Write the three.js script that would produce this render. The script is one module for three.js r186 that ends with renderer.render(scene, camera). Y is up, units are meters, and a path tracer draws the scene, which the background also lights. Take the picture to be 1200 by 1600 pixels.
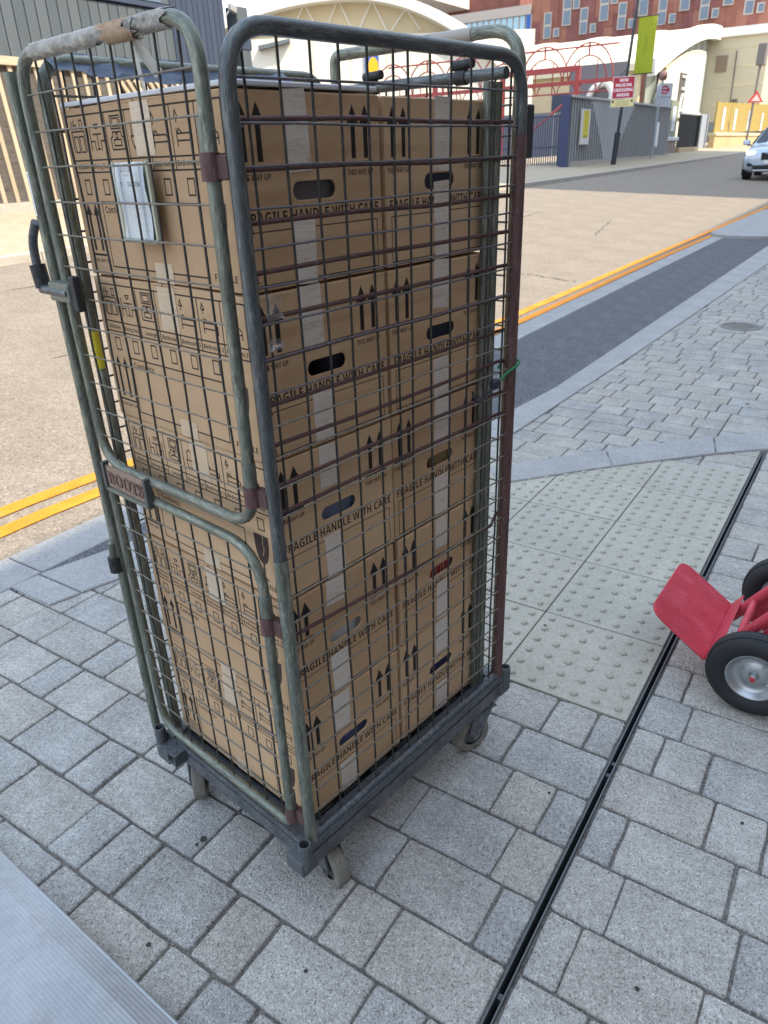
import * as THREE from 'three';
import { mergeGeometries } from 'three/addons/utils/BufferGeometryUtils.js';
import { RoundedBoxGeometry } from 'three/addons/geometries/RoundedBoxGeometry.js';
import { FontLoader } from 'three/addons/loaders/FontLoader.js';
import { TextGeometry } from 'three/addons/geometries/TextGeometry.js';

// ---------------------------------------------------------------- camera, sky, sun, exposure
const scene = new THREE.Scene();
const camera = new THREE.PerspectiveCamera(70.44, 0.75, 0.05, 2000);
camera.position.set(-1.652, 1.443, 0.717);
camera.up.set(0.38533, 0.89725, -0.21555);
camera.lookAt(-1.652 + 0.743185, 1.443 - 0.440213, 0.717 - 0.503874);
camera.focus = 1.5;
camera.userData.fStop = 9;
camera.updateMatrixWorld(true);

const SUN = new THREE.Vector3(-0.03, 1.19, 1.0).normalize();
{
  // clear summer sky: pale at the horizon, blue overhead, a broad soft aureole round the sun
  const w = 512, h = 256, d = new Float32Array(w * h * 4), dir = new THREE.Vector3();
  for (let y = 0; y < h; y++) for (let x = 0; x < w; x++) {
    const v = (y + 0.5) / h, u = (x + 0.5) / w, lat = (v - 0.5) * Math.PI, lon = (u - 0.5) * Math.PI * 2;
    dir.set(Math.cos(lat) * Math.cos(lon), Math.sin(lat), Math.cos(lat) * Math.sin(lon));
    const e = Math.max(0, dir.y), k = Math.pow(1 - e, 2.6), c = Math.max(0, dir.dot(SUN));
    const g = 0.20 * Math.pow(c, 6) + 0.55 * Math.pow(c, 60);
    const i = (y * w + x) * 4;
    d[i] = 0.60 + 0.56 * k + g; d[i + 1] = 0.75 + 0.48 * k + g * 0.95; d[i + 2] = 0.98 + 0.32 * k + g * 0.88; d[i + 3] = 1;
  }
  const t = new THREE.DataTexture(d, w, h, THREE.RGBAFormat, THREE.FloatType);
  t.mapping = THREE.EquirectangularReflectionMapping; t.magFilter = t.minFilter = THREE.LinearFilter; t.wrapS = THREE.RepeatWrapping; t.needsUpdate = true;
  scene.background = t; scene.environment = t;
}

const sun = new THREE.DirectionalLight(new THREE.Color(1, 0.87, 0.67), 3.6);
sun.position.copy(SUN).multiplyScalar(90).add(new THREE.Vector3(25, 0, -8));
sun.target.position.set(25, 0, -8);
sun.castShadow = true;
sun.shadow.mapSize.set(4096, 4096);
Object.assign(sun.shadow.camera, { left: -90, right: 90, top: 70, bottom: -70, near: 1, far: 260 });
scene.add(sun, sun.target);

const renderer = new THREE.WebGLRenderer({ antialias: true });
renderer.setSize(768, 1024);
renderer.shadowMap.enabled = true;
renderer.toneMapping = THREE.LinearToneMapping;
renderer.toneMappingExposure = 2.05;

// ---------------------------------------------------------------- helpers
const V = (x, y, z) => new THREE.Vector3(x, y, z);
function rand(seed) {
  let a = seed >>> 0;
  return () => { a = (a + 0x6D2B79F5) | 0; let t = Math.imul(a ^ (a >>> 15), 1 | a); t = (t + Math.imul(t ^ (t >>> 7), 61 | t)) ^ t; return ((t ^ (t >>> 14)) >>> 0) / 4294967296; };
}
const used = new Map();
function numbered(name) {
  const k = used.get(name) || 0; used.set(name, k + 1);
  return k ? `${name}_${String(k).padStart(3, '0')}` : name;
}
function mesh(name, geo, mat, parent = scene) {
  const m = new THREE.Mesh(geo, mat);
  m.name = parent === scene ? numbered(name) : name;
  m.castShadow = m.receiveShadow = true;
  parent.add(m);
  return m;
}
function tag(o, label, category, group, kind) {
  if (label) o.userData.label = label;
  if (category) o.userData.category = category;
  if (group) o.userData.group = group;
  if (kind) o.userData.kind = kind;
  return o;
}
function thing(name, label, category, pos = [0, 0, 0], turn = 0, group) {
  const g = new THREE.Group(); g.name = numbered(name);
  g.position.set(...pos); g.rotation.y = turn; scene.add(g);
  return tag(g, label, category, group);
}
function structure(name, geo, mat) { return tag(mesh(name, geo, mat), null, null, null, 'structure'); }
function box(w, h, d, x = 0, y = 0, z = 0) { const g = new THREE.BoxGeometry(w, h, d); g.translate(x, y, z); return g; }
function rbox(w, h, d, r, x = 0, y = 0, z = 0, s = 1) { const g = new RoundedBoxGeometry(w, h, d, s, r); g.translate(x, y, z); return g; }
function between(x0, x1, y0, y1, z0, z1) { return box(x1 - x0, y1 - y0, z1 - z0, (x0 + x1) / 2, (y0 + y1) / 2, (z0 + z1) / 2); }
const plain = g => { const n = g.index ? g.toNonIndexed() : g; for (const k of Object.keys(n.attributes)) if (!['position', 'normal', 'uv'].includes(k)) n.deleteAttribute(k); return n; };
const join = list => mergeGeometries(list.map(plain));
class Poly extends THREE.Curve {
  constructor(pts) { super(); this.p = pts; this.l = [0]; for (let i = 1; i < pts.length; i++) this.l.push(this.l[i - 1] + pts[i].distanceTo(pts[i - 1])); }
  getPoint(t, o = new THREE.Vector3()) {
    const d = t * this.l[this.l.length - 1]; let i = 1;
    while (i < this.p.length - 1 && this.l[i] < d) i++;
    return o.lerpVectors(this.p[i - 1], this.p[i], (d - this.l[i - 1]) / Math.max(1e-9, this.l[i] - this.l[i - 1]));
  }
}
// corner points rounded with radius rad; returns dense points
function rounded(pts, rad, closed = false, n = 7) {
  const out = [], N = pts.length;
  for (let i = 0; i < N; i++) {
    const r = Array.isArray(rad) ? rad[i] : rad;
    if ((!closed && (i === 0 || i === N - 1)) || !r) { out.push(pts[i].clone()); continue; }
    const a = pts[(i + N - 1) % N], b = pts[i], c = pts[(i + 1) % N];
    const da = a.clone().sub(b), dc = c.clone().sub(b);
    const k = Math.min(r, da.length() * 0.49, dc.length() * 0.49);
    const s = b.clone().addScaledVector(da.normalize(), k), e = b.clone().addScaledVector(dc.normalize(), k);
    for (let j = 0; j <= n; j++) { const t = j / n; out.push(s.clone().multiplyScalar((1 - t) * (1 - t)).addScaledVector(b, 2 * t * (1 - t)).addScaledVector(e, t * t)); }
  }
  if (closed) out.push(out[0].clone());
  return out;
}
// round bar swept along dense points with mitred rings, capped; uv in metres
function bar(pts, r, seg = 8, cap = true) {
  const pos = [], nor = [], uv = [], idx = [];
  const N = pts.length; let len = 0;
  let t0 = pts[1].clone().sub(pts[0]).normalize();
  let n0 = Math.abs(t0.y) < 0.9 ? V(0, 1, 0) : V(1, 0, 0);
  n0.addScaledVector(t0, -n0.dot(t0)).normalize();
  let prev = t0.clone();
  for (let i = 0; i < N; i++) {
    const tan = V(0, 0, 0);
    if (i > 0) tan.add(pts[i].clone().sub(pts[i - 1]).normalize());
    if (i < N - 1) tan.add(pts[i + 1].clone().sub(pts[i]).normalize());
    tan.normalize();
    const ax = prev.clone().cross(tan), s = ax.length();
    if (s > 1e-6) n0.applyAxisAngle(ax.normalize(), Math.asin(Math.min(1, s)));
    n0.addScaledVector(tan, -n0.dot(tan)).normalize();
    const b0 = tan.clone().cross(n0); prev = tan;
    if (i > 0) len += pts[i].distanceTo(pts[i - 1]);
    for (let j = 0; j <= seg; j++) {
      const a = j / seg * Math.PI * 2, d = n0.clone().multiplyScalar(Math.cos(a)).addScaledVector(b0, Math.sin(a));
      pos.push(pts[i].x + d.x * r, pts[i].y + d.y * r, pts[i].z + d.z * r); nor.push(d.x, d.y, d.z); uv.push(len, j / seg * r * 6.283);
    }
  }
  const w = seg + 1;
  for (let i = 0; i < N - 1; i++) for (let j = 0; j < seg; j++) { const a = i * w + j; idx.push(a, a + 1, a + w, a + 1, a + w + 1, a + w); }
  if (cap) for (const [i, f] of [[0, 1], [N - 1, 0]]) {
    const c = pos.length / 3, d = i ? pts[i].clone().sub(pts[i - 1]).normalize() : pts[0].clone().sub(pts[1]).normalize();
    for (let j = 0; j < seg; j++) { const q = (i * w + j) * 3; pos.push(pos[q], pos[q + 1], pos[q + 2]); nor.push(d.x, d.y, d.z); uv.push(0, 0); }
    for (let j = 1; j < seg - 1; j++) f ? idx.push(c, c + j + 1, c + j) : idx.push(c, c + j, c + j + 1);
  }
  const g = new THREE.BufferGeometry();
  g.setAttribute('position', new THREE.Float32BufferAttribute(pos, 3)); g.setAttribute('normal', new THREE.Float32BufferAttribute(nor, 3));
  g.setAttribute('uv', new THREE.Float32BufferAttribute(uv, 2)); g.setIndex(idx);
  return g;
}
const rod = (a, b, r, seg = 8) => bar([a, b], r, seg);
function lathe(prof, seg = 28) { return new THREE.LatheGeometry(prof.map(p => new THREE.Vector2(p[0], p[1])), seg); }
function extrude(pts, depth, bevel = 0) {
  const s = new THREE.Shape(pts.map(p => new THREE.Vector2(p[0], p[1])));
  return new THREE.ExtrudeGeometry(s, { depth, bevelEnabled: bevel > 0, bevelSize: bevel, bevelThickness: bevel, bevelSegments: 1, curveSegments: 8 });
}
// uv = metres on the dominant plane of each face
function metreUV(g0, s = 1, ox = 0, oy = 0) {
  const g = plain(g0), p = g.attributes.position, uv = new Float32Array(p.count * 2);
  for (let i = 0; i < p.count; i += 3) {
    const a = V().fromBufferAttribute(p, i), b = V().fromBufferAttribute(p, i + 1), c = V().fromBufferAttribute(p, i + 2);
    const n = b.clone().sub(a).cross(c.clone().sub(a)); const ax = Math.abs(n.x), ay = Math.abs(n.y), az = Math.abs(n.z);
    [a, b, c].forEach((q, k) => { const [u, v] = ay >= ax && ay >= az ? [q.x, q.z] : ax >= az ? [q.z, q.y] : [q.x, q.y]; uv[(i + k) * 2] = u / s + ox; uv[(i + k) * 2 + 1] = v / s + oy; });
  }
  g.setAttribute('uv', new THREE.BufferAttribute(uv, 2));
  return g;
}
// ---------------------------------------------------------------- procedural textures
function field(n, freq, oct, seed) {          // tileable fractal value noise 0..1
  const out = new Float32Array(n * n); let amp = 1, tot = 0;
  for (let o = 0; o < oct; o++, freq *= 2, amp *= 0.55) {
    if (freq > n) break;
    const r = rand(seed * 977 + o * 131 + 7), lat = new Float32Array(freq * freq).map(() => r());
    for (let y = 0; y < n; y++) {
      const fy = y / n * freq, y0 = fy | 0, ty = fy - y0, sy = ty * ty * (3 - 2 * ty), y1 = (y0 + 1) % freq;
      for (let x = 0; x < n; x++) {
        const fx = x / n * freq, x0 = fx | 0, tx = fx - x0, sx = tx * tx * (3 - 2 * tx), x1 = (x0 + 1) % freq;
        const a = lat[y0 * freq + x0], b = lat[y0 * freq + x1], c = lat[y1 * freq + x0], d = lat[y1 * freq + x1];
        out[y * n + x] += amp * (a + (b - a) * sx + (c - a + (a - b - c + d) * sx) * sy);
      }
    }
    tot += amp;
  }
  for (let i = 0; i < out.length; i++) out[i] /= tot;
  return out;
}
function dataTex(n, fn, srgb = true) {
  const d = new Uint8Array(n * n * 4);
  for (let y = 0; y < n; y++) for (let x = 0; x < n; x++) {
    const i = y * n + x, c = fn(i, x, y);
    for (let k = 0; k < 3; k++) d[i * 4 + k] = Math.max(0, Math.min(255, Array.isArray(c) ? c[k] : c));
    d[i * 4 + 3] = 255;
  }
  const t = new THREE.DataTexture(d, n, n, THREE.RGBAFormat);
  t.wrapS = t.wrapT = THREE.RepeatWrapping; t.magFilter = THREE.LinearFilter; t.minFilter = THREE.LinearFilter;
  if (srgb) t.colorSpace = THREE.SRGBColorSpace;
  t.needsUpdate = true; return t;
}
function rep(t, u, v = u) { const c = t.clone(); c.repeat.set(u, v); c.needsUpdate = true; return c; }
function canvasTex(w, h, draw) {
  const c = document.createElement('canvas'); c.width = w; c.height = h; draw(c.getContext('2d'), w, h);
  const t = new THREE.CanvasTexture(c); t.colorSpace = THREE.SRGBColorSpace; t.wrapS = t.wrapT = THREE.RepeatWrapping; t.anisotropy = 4; return t;
}
const std = (o) => new THREE.MeshStandardMaterial(o);
const hex = (r, g, b) => new THREE.Color(`rgb(${r},${g},${b})`);

const F1 = field(512, 4, 7, 1), F2 = field(512, 32, 4, 2), F3 = field(512, 8, 5, 3), F4 = field(512, 128, 2, 4);
function white(seed) { const r = rand(seed); return new Float32Array(512 * 512).map(() => r()); }
const W1 = white(11), W2 = white(12);
// stone with grains and pores
function stoneTex(base, amp = 1, seedShift = 0) {
  return dataTex(512, (i) => {
    const j = (i + seedShift) % 262144;
    let v = (F1[i] - 0.5) * 44 + (F4[j] - 0.5) * 74 + (F2[i] - 0.5) * 34 + (W1[j] - 0.5) * 22;
    if (F4[j] < 0.24) v -= 46;
    if (F4[j] > 0.80) v += 30;
    return [base[0] + v * amp, base[1] + v * amp, base[2] + v * amp * 0.97];
  });
}
const bumpStone = dataTex(512, i => 128 + (F4[i] - 0.5) * 150 + (F2[i] - 0.5) * 120 + (W1[i] - 0.5) * 40, false);
const bumpFine = dataTex(512, i => 128 + (F3[i] - 0.5) * 120 + (W1[i] - 0.5) * 60, false);
// ---------------------------------------------------------------- ground
const hgt = (x, z) => 0.0105 * Math.min(120, Math.max(0, x - 2)) + 0.045 * Math.min(14, Math.max(0, -z - 2.05));
function sheet(xs, zs, dy, uvs = 1) {
  const pos = [], uv = [], idx = [], nz = zs.length;
  xs.forEach((x) => zs.forEach((zz) => { const z = typeof zz === 'function' ? zz(x) : zz; pos.push(x, hgt(x, z) + dy, z); uv.push(x / uvs, z / uvs); }));
  for (let i = 0; i < xs.length - 1; i++) for (let j = 0; j < nz - 1; j++) { const a = i * nz + j; idx.push(a, a + 1, a + nz, a + 1, a + nz + 1, a + nz); }
  const g = new THREE.BufferGeometry();
  g.setAttribute('position', new THREE.Float32BufferAttribute(pos, 3)); g.setAttribute('uv', new THREE.Float32BufferAttribute(uv, 2)); g.setIndex(idx); g.computeVertexNormals();
  return g;
}
const lin = (a, b, n) => Array.from({ length: n + 1 }, (_, i) => a + (b - a) * i / n);
const xsLong = [-300, -100, -30, -10, -4, -2, 0, 2, 4, 6, 8, 10, 12, 15, 20, 25, 30, 40, 50, 60, 80, 100, 122, 200, 400, 900];

const roadTex = dataTex(512, i => { let v = (F1[i] - 0.5) * 20 + (F2[i] - 0.5) * 16 + (F4[i] - 0.5) * 42 + (W1[i] - 0.5) * 34; if (F4[i] > 0.78) v += 14; if (F4[i] < 0.22) v -= 18; return [132 + v, 121 + v * 0.97, 108 + v * 0.9]; });
const roadMat = std({ map: roadTex, bumpMap: bumpStone, bumpScale: 0.004, roughness: 0.95 });
const groundMat = std({ color: hex(120, 114, 105), roughness: 1 });
const darkTarMat = std({ map: dataTex(512, i => { let v = (F1[i] - 0.5) * 24 + (F4[i] - 0.5) * 84 + (W1[i] - 0.5) * 20; if (F4[i] > 0.74) v += 40; return [84 + v, 86 + v, 90 + v]; }), bumpMap: bumpStone, bumpScale: 0.004, roughness: 0.9 });

structure('ground', sheet(xsLong, [-900, -300, -100, -40, -16.05, -12, -8.9, -5, -2.05, 0, 5, 20, 100, 600], -0.16, 1), groundMat);
const alongLine = pl => x => { if (x <= pl[0][0]) return pl[0][1]; for (let i = 1; i < pl.length; i++) if (x <= pl[i][0]) { const [a, b] = [pl[i - 1], pl[i]]; return a[1] + (b[1] - a[1]) * (x - a[0]) / (b[0] - a[0]); } return pl[pl.length - 1][1]; };
const zRoadEdge = alongLine([[0, -2.06], [4.5, -1.935], [8.3, -1.82], [13.85, -1.60], [26, -1.2], [50, -0.7]]);
structure('road', sheet([...lin(-30, 30, 60), 40, 50, 60, 80, 100, 122, 200], [x => -8.95 + 0.02 * Math.max(0, Math.min(40, x - 5)), -7, -5, -3.4, -2.7, -2.35, x => Math.min(-2.05, zRoadEdge(x) - 0.004), zRoadEdge], -0.012, 1.1), roadMat);
// double yellow lines
const paintTex = dataTex(512, i => { const worn = F3[i] * 0.5 + F2[i] * 0.3 + F4[i] * 0.35; const k = worn < 0.45 ? 0.55 : 1; const v = (F1[i] - 0.5) * 40 + (F4[i] - 0.5) * 34; return [(210 + v) * k + (1 - k) * 150, (132 + v) * k + (1 - k) * 128, (26 + v * 0.6) * k + (1 - k) * 100]; });
const yellowMat = std({ map: paintTex, roughness: 0.85 });
const yl = tag(new THREE.Group(), null, null, null, 'structure'); yl.name = 'road_markings'; scene.add(yl);
for (const pl of [[[0, -2.48], [4.8, -2.155], [8.6, -2.05], [17, -1.73], [30, -1.3], [60, -0.8]], [[0, -2.305], [4.8, -1.995], [8.6, -1.89], [17, -1.545], [30, -1.12], [60, -0.62]]]) {
  const zc = alongLine(pl), w = 0.092;
  mesh('yellow_line', sheet(lin(-12, 60, 144), [x => zc(x) - w / 2, x => zc(x) - w / 6, x => zc(x) + w / 6, x => zc(x) + w / 2], -0.005, 0.5), yellowMat, yl);
}
// far pavement and kerb
const slabMat = std({ map: stoneTex([168, 154, 132], 0.5), bumpMap: bumpFine, bumpScale: 0.003, roughness: 0.95 });
const zFarKerb = x => -8.95 + 0.02 * Math.max(0, Math.min(40, x - 5));
const farPave = sheet([...lin(-30, 60, 60), 80, 100, 122, 160], [-16, -14, -12, -10.5, x => zFarKerb(x) - 0.13], 0.09, 0.6);
structure('far_pavement', farPave, slabMat);
const kerbMat = std({ map: stoneTex([176, 172, 164], 0.55, 900), bumpMap: bumpFine, bumpScale: 0.002, roughness: 0.9 });
{
  const fk = tag(new THREE.Group(), null, null, null, 'structure'); fk.name = 'far_kerb'; scene.add(fk);
  for (let x = -6; x < 60; x += 0.915) {
        const z = zFarKerb(x);
    const m = mesh('kerb_stone', rbox(0.905, 0.2, 0.13, 0.012), kerbMat, fk);
    m.position.set(x, hgt(x, z), z - 0.065);
  }
}
// near kerbs, tarmac strip (polylines in x,z)
function prism(top, y, depth, dyAt = true) {      // polygon [x,z] -> slab with top at y, slightly eased edge
  const s = new THREE.Shape(top.map(p => new THREE.Vector2(p[0], -p[1])));
  const g = new THREE.ExtrudeGeometry(s, { depth, bevelEnabled: true, bevelSize: 0.004, bevelThickness: 0.004, bevelOffset: -0.004, bevelSegments: 1 });
  g.rotateX(-Math.PI / 2); g.translate(0, y - depth - 0.004, 0);
  if (dyAt) { const p = g.attributes.position; for (let i = 0; i < p.count; i++) p.setY(i, p.getY(i) + hgt(p.getX(i), 0)); g.computeVertexNormals(); }
  return metreUV(g, 0.5);
}
const polyAt = (pl, x) => { for (let i = 1; i < pl.length; i++) if (x <= pl[i][0] || i === pl.length - 1) { const [a, b] = [pl[i - 1], pl[i]]; return a[1] + (b[1] - a[1]) * (x - a[0]) / (b[0] - a[0]); } };
const innerUp = [[-0.36, -1.815], [0, -1.745], [2.25, -0.966], [10.6, -0.75], [14, -0.66]];
const innerLo = [[-0.49, -1.585], [-0.19, -1.49], [1.97, -0.84], [4.16, -0.715], [8.76, -0.51], [14, -0.3]];
const outerIn = alongLine([[0, -1.825], [3.95, -1.72], [7.3, -1.635], [12.6, -1.47]]);
const granite = [0, 5000, 90000].map(s => std({ map: stoneTex([150, 150, 149], 0.42, s), bumpMap: bumpFine, bumpScale: 0.0015, roughness: 0.8 }));
{
  const kb = tag(new THREE.Group(), null, null, null, 'structure'); kb.name = 'near_kerb'; scene.add(kb);
  let k = 0;
  for (let x = -4; x < 12.2; x += 0.915) {                      // flush kerb stones along the road
    const a = x, b = x + 0.909;
    mesh('kerb_stone', prism([[a, zRoadEdge(a)], [b, zRoadEdge(b)], [b, outerIn(b)], [a, outerIn(a)]], 0.006, 0.12), granite[k++ % 3], kb);
  }
  const cuts = [-0.36, 0.42, 1.2, 2.0, 2.9, 3.8, 4.7, 5.6, 6.5, 7.4, 8.3, 9.2, 10.1, 11, 11.9];
  for (let i = 1; i < cuts.length; i++) {                        // kerb on the pavement side of the tarmac strip
    const a = cuts[i - 1] + 0.003, b = cuts[i] - 0.003;
    const lo = x => i === 1 && x < 0 ? -1.55 : polyAt(innerLo, x);
    mesh('kerb_stone', prism([[a, polyAt(innerUp, a)], [b, polyAt(innerUp, b)], [b, lo(b)], [a, lo(a)]], 0.009, 0.12), granite[(i + 1) % 3], kb);
  }
  mesh('kerb_stone', prism([[-0.474, -1.825], [-0.364, -1.815], [-0.364, -1.55], [-0.474, -1.58]], 0.008, 0.12), granite[0], kb);
  // curved band that closes the tactile paving
  const up = [[1.46, -0.74], [2.086, -0.192], [2.614, 0.384], [2.98, 1.1], [3.2, 2.0]], dn = [[1.3, -0.62], [1.88, -0.10], [2.36, 0.42], [2.74, 1.16], [2.95, 2.05]];
  const cu = new THREE.CatmullRomCurve3(up.map(p => V(p[0], 0, p[1]))), cd = new THREE.CatmullRomCurve3(dn.map(p => V(p[0], 0, p[1])));
  const N = 5;
  for (let i = 0; i < N; i++) {
    const poly = [];
    for (let j = 0; j <= 5; j++) { const q = cu.getPoint((i + 0.006 + j / 5 * 0.988) / N); poly.push([q.x, q.z]); }
    for (let j = 5; j >= 0; j--) { const q = cd.getPoint((i + 0.006 + j / 5 * 0.988) / N); poly.push([q.x, q.z]); }
    mesh('kerb_stone', prism(poly.reverse(), 0.011, 0.12), granite[i % 3], kb);
  }
  // rounded island at the end of the strip
  const isl = []; for (let i = 0; i <= 16; i++) { const a = Math.PI / 2 + i / 16 * Math.PI; isl.push([11.9 + 0.55 * Math.cos(a), -1.15 + 0.62 * Math.sin(a) * 1.0]); }
  mesh('kerb_stone', prism([[16, -0.5], ...isl, [16, -1.6]].reverse(), 0.05, 0.2), granite[1], kb);
}
structure('tarmac_strip', sheet(lin(-0.5, 12.2, 40), [x => outerIn(x) - 0.02, x => (outerIn(x) + Math.max(outerIn(x) + 0.01, polyAt(innerUp, Math.max(-0.36, x)))) / 2, x => Math.max(outerIn(x) + 0.01, polyAt(innerUp, Math.max(-0.36, x)) + 0.03)], 0.001, 0.4), darkTarMat);

// pavers, course by course
const paverMats = [[163, 160, 154], [168, 165, 159], [157, 155, 151], [166, 162, 154], [160, 159, 156]].map((c, i) => std({ map: stoneTex(c, 0.78, i * 17011), bumpMap: bumpStone, bumpScale: 0.0045, roughness: 0.93 }));
const bedMat = std({ map: stoneTex([106, 102, 97], 0.7, 300), bumpMap: bumpStone, bumpScale: 0.003, roughness: 1 });
function paverGeo(L, seed) {
  const r = rand(seed), hx = 0.08 - 0.003, hz = L / 2 - 0.003, out = [], top = [];
  const side = (ax, az, bx, bz, n) => { for (let i = 0; i < n; i++) { const t = i / n; out.push([ax + (bx - ax) * t + (r() - 0.5) * 0.0032, az + (bz - az) * t + (r() - 0.5) * 0.0032]); } };
  const c = 0.0045, nz = L > 0.2 ? 4 : 3;
  side(-hx + c, -hz, hx - c, -hz, 3); out.push([hx - c, -hz]); side(hx, -hz + c, hx, hz - c, nz); out.push([hx, hz - c]);
  side(hx - c, hz, -hx + c, hz, 3); out.push([-hx + c, hz]); side(-hx, hz - c, -hx, -hz + c, nz); out.push([-hx, -hz + c]);
  const N = out.length, pos = [], idx = [];
  const ring = (inset, y, jit) => out.forEach(([x, z]) => { const d = Math.hypot(x, z); pos.push(x - Math.sign(x) * inset * Math.min(1, Math.abs(x) / hx * 1.2), y + (r() - 0.5) * jit, z - Math.sign(z) * inset * Math.min(1, Math.abs(z) / hz * 1.2)); });
  ring(0, -0.03, 0); ring(0, -0.0055, 0.001); ring(0.0034, 0, 0.0008); pos.push(0, 0.0003, 0);
  for (let k = 0; k < 2; k++) for (let i = 0; i < N; i++) { const j = (i + 1) % N, a = k * N + i, b = k * N + j; idx.push(a, a + N, b, b, a + N, b + N); }
  for (let i = 0; i < N; i++) idx.push(2 * N + i, 3 * N, 2 * N + (i + 1) % N);
  const g = new THREE.BufferGeometry(); g.setAttribute('position', new THREE.Float32BufferAttribute(pos, 3)); g.setIndex(idx); g.computeVertexNormals();
  const uv = [], ox = r(), oy = r(); for (let i = 0; i < pos.length; i += 3) uv.push(pos[i] / 0.34 + ox + pos[i + 1], pos[i + 2] / 0.34 + oy + pos[i + 1]);
  g.setAttribute('uv', new THREE.Float32BufferAttribute(uv, 2));
  return g;
}
const SIZES = [0.12, 0.16, 0.24];
const paverGeos = SIZES.map((L, i) => Array.from({ length: 7 }, (_, k) => paverGeo(L, 100 * i + k + 5)));
const odd = new Map();
const known = {   // joints read along each course: left of the channel, right of it
  '-2': [[], [0.417, 0.497, 0.737]], '-1': [[], [0.417, 0.533, 0.773]], 0: [[0.036, 0.196, 0.315, 0.392], [0.417, 0.497, 0.617, 0.857]], 1: [[-0.09, 0.152, 0.392], [0.417, 0.656, 0.775]],
  2: [[-1.505, -1.265, -0.045, 0.195, 0.313, 0.392], [0.417, 0.492, 0.732]], 3: [[-1.58, -1.43, -1.183, -1.063, 0.037, 0.273, 0.392], [0.417, 0.53, 0.767]], 4: [[-1.51, -1.27, -1.148, -0.93, 0.072, 0.311, 0.392], [0.417, 0.493, 0.727]],
  5: [[-1.06, -0.818, -0.695, -0.445, -0.332, -0.21, 0.034, 0.152, 0.392], [0.417, 0.56]], 6: [[-0.905, -0.65, -0.535, -0.412, -0.17, -0.048, 0.193, 0.305, 0.392], [0.417]], 7: [[-0.815, -0.575, -0.453, -0.213, -0.092, 0.03, 0.27, 0.392], [0.417]],
};
const slabs = [];   // [x, z0, z1]
{
  const r = rand(77);
  const pick = () => [0.12, 0.12, 0.24, 0.24, 0.24, 0.16][Math.floor(r() * 6)];
  const fill = (list, lo, hi, cut) => {
    const js = list.length ? [...list].sort((a, b) => a - b) : [cut ?? lo + r() * 0.2];
    const out = [];
    let z = js[0]; while (z > lo) { const L = pick(); out.unshift([z - L, z]); z -= L; }
    for (let i = 1; i < js.length; i++) {
      let a = js[i - 1]; const b = js[i];
      while (b - a > 0.275) { let L = pick(); if (b - a - L < 0.09) L = (b - a) / 2; out.push([a, a + L]); a += L; }
      out.push([a, b]);
    }
    z = js[js.length - 1]; while (z < hi) { const L = pick(); out.push([z, z + L]); z += L; }
    return out;
  };
  for (let k = 12; k >= -84; k--) {
    const x = -0.16 * k - 0.08, kn = known[k] || [[], []];
    if (x < 2.9) {
      let L = fill(kn[0].length ? kn[0] : [0.392], -1.84, 0.39).filter(s => s[0] < 0.385 && s[1] > -1.84);
      for (const s of L) slabs.push([x, s[0], Math.min(s[1], 0.392)]);
      for (const s of fill(kn[1].length ? kn[1] : [0.417, 0.417 + pick()], 0.417, 1.9)) if (s[0] >= 0.41) slabs.push([x, s[0], s[1]]);
    } else for (const s of fill([], -0.9 + 0.03 * x, 1.9)) slabs.push([x, s[0], s[1]]);
  }
}
const inStrip = (x, z) => x > -0.36 && z < polyAt(innerLo, x) - 0.0 && x < 12.3;
const pave = tag(new THREE.Group(), null, null, null, 'structure'); pave.name = 'pavement'; scene.add(pave);
const chanEdgeL = 0.3954, chanEdgeR = 0.4141;
{
  const bl = sheet(lin(-4, 16, 20), [-1.84, -1, 0, chanEdgeL], -0.0075, 0.4), br = sheet(lin(-4, 16, 20), [chanEdgeR, 1, 2, 9], -0.0075, 0.4);
  mesh('joint_sand', mergeGeometries([bl, br]), bedMat, pave);
}
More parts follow.
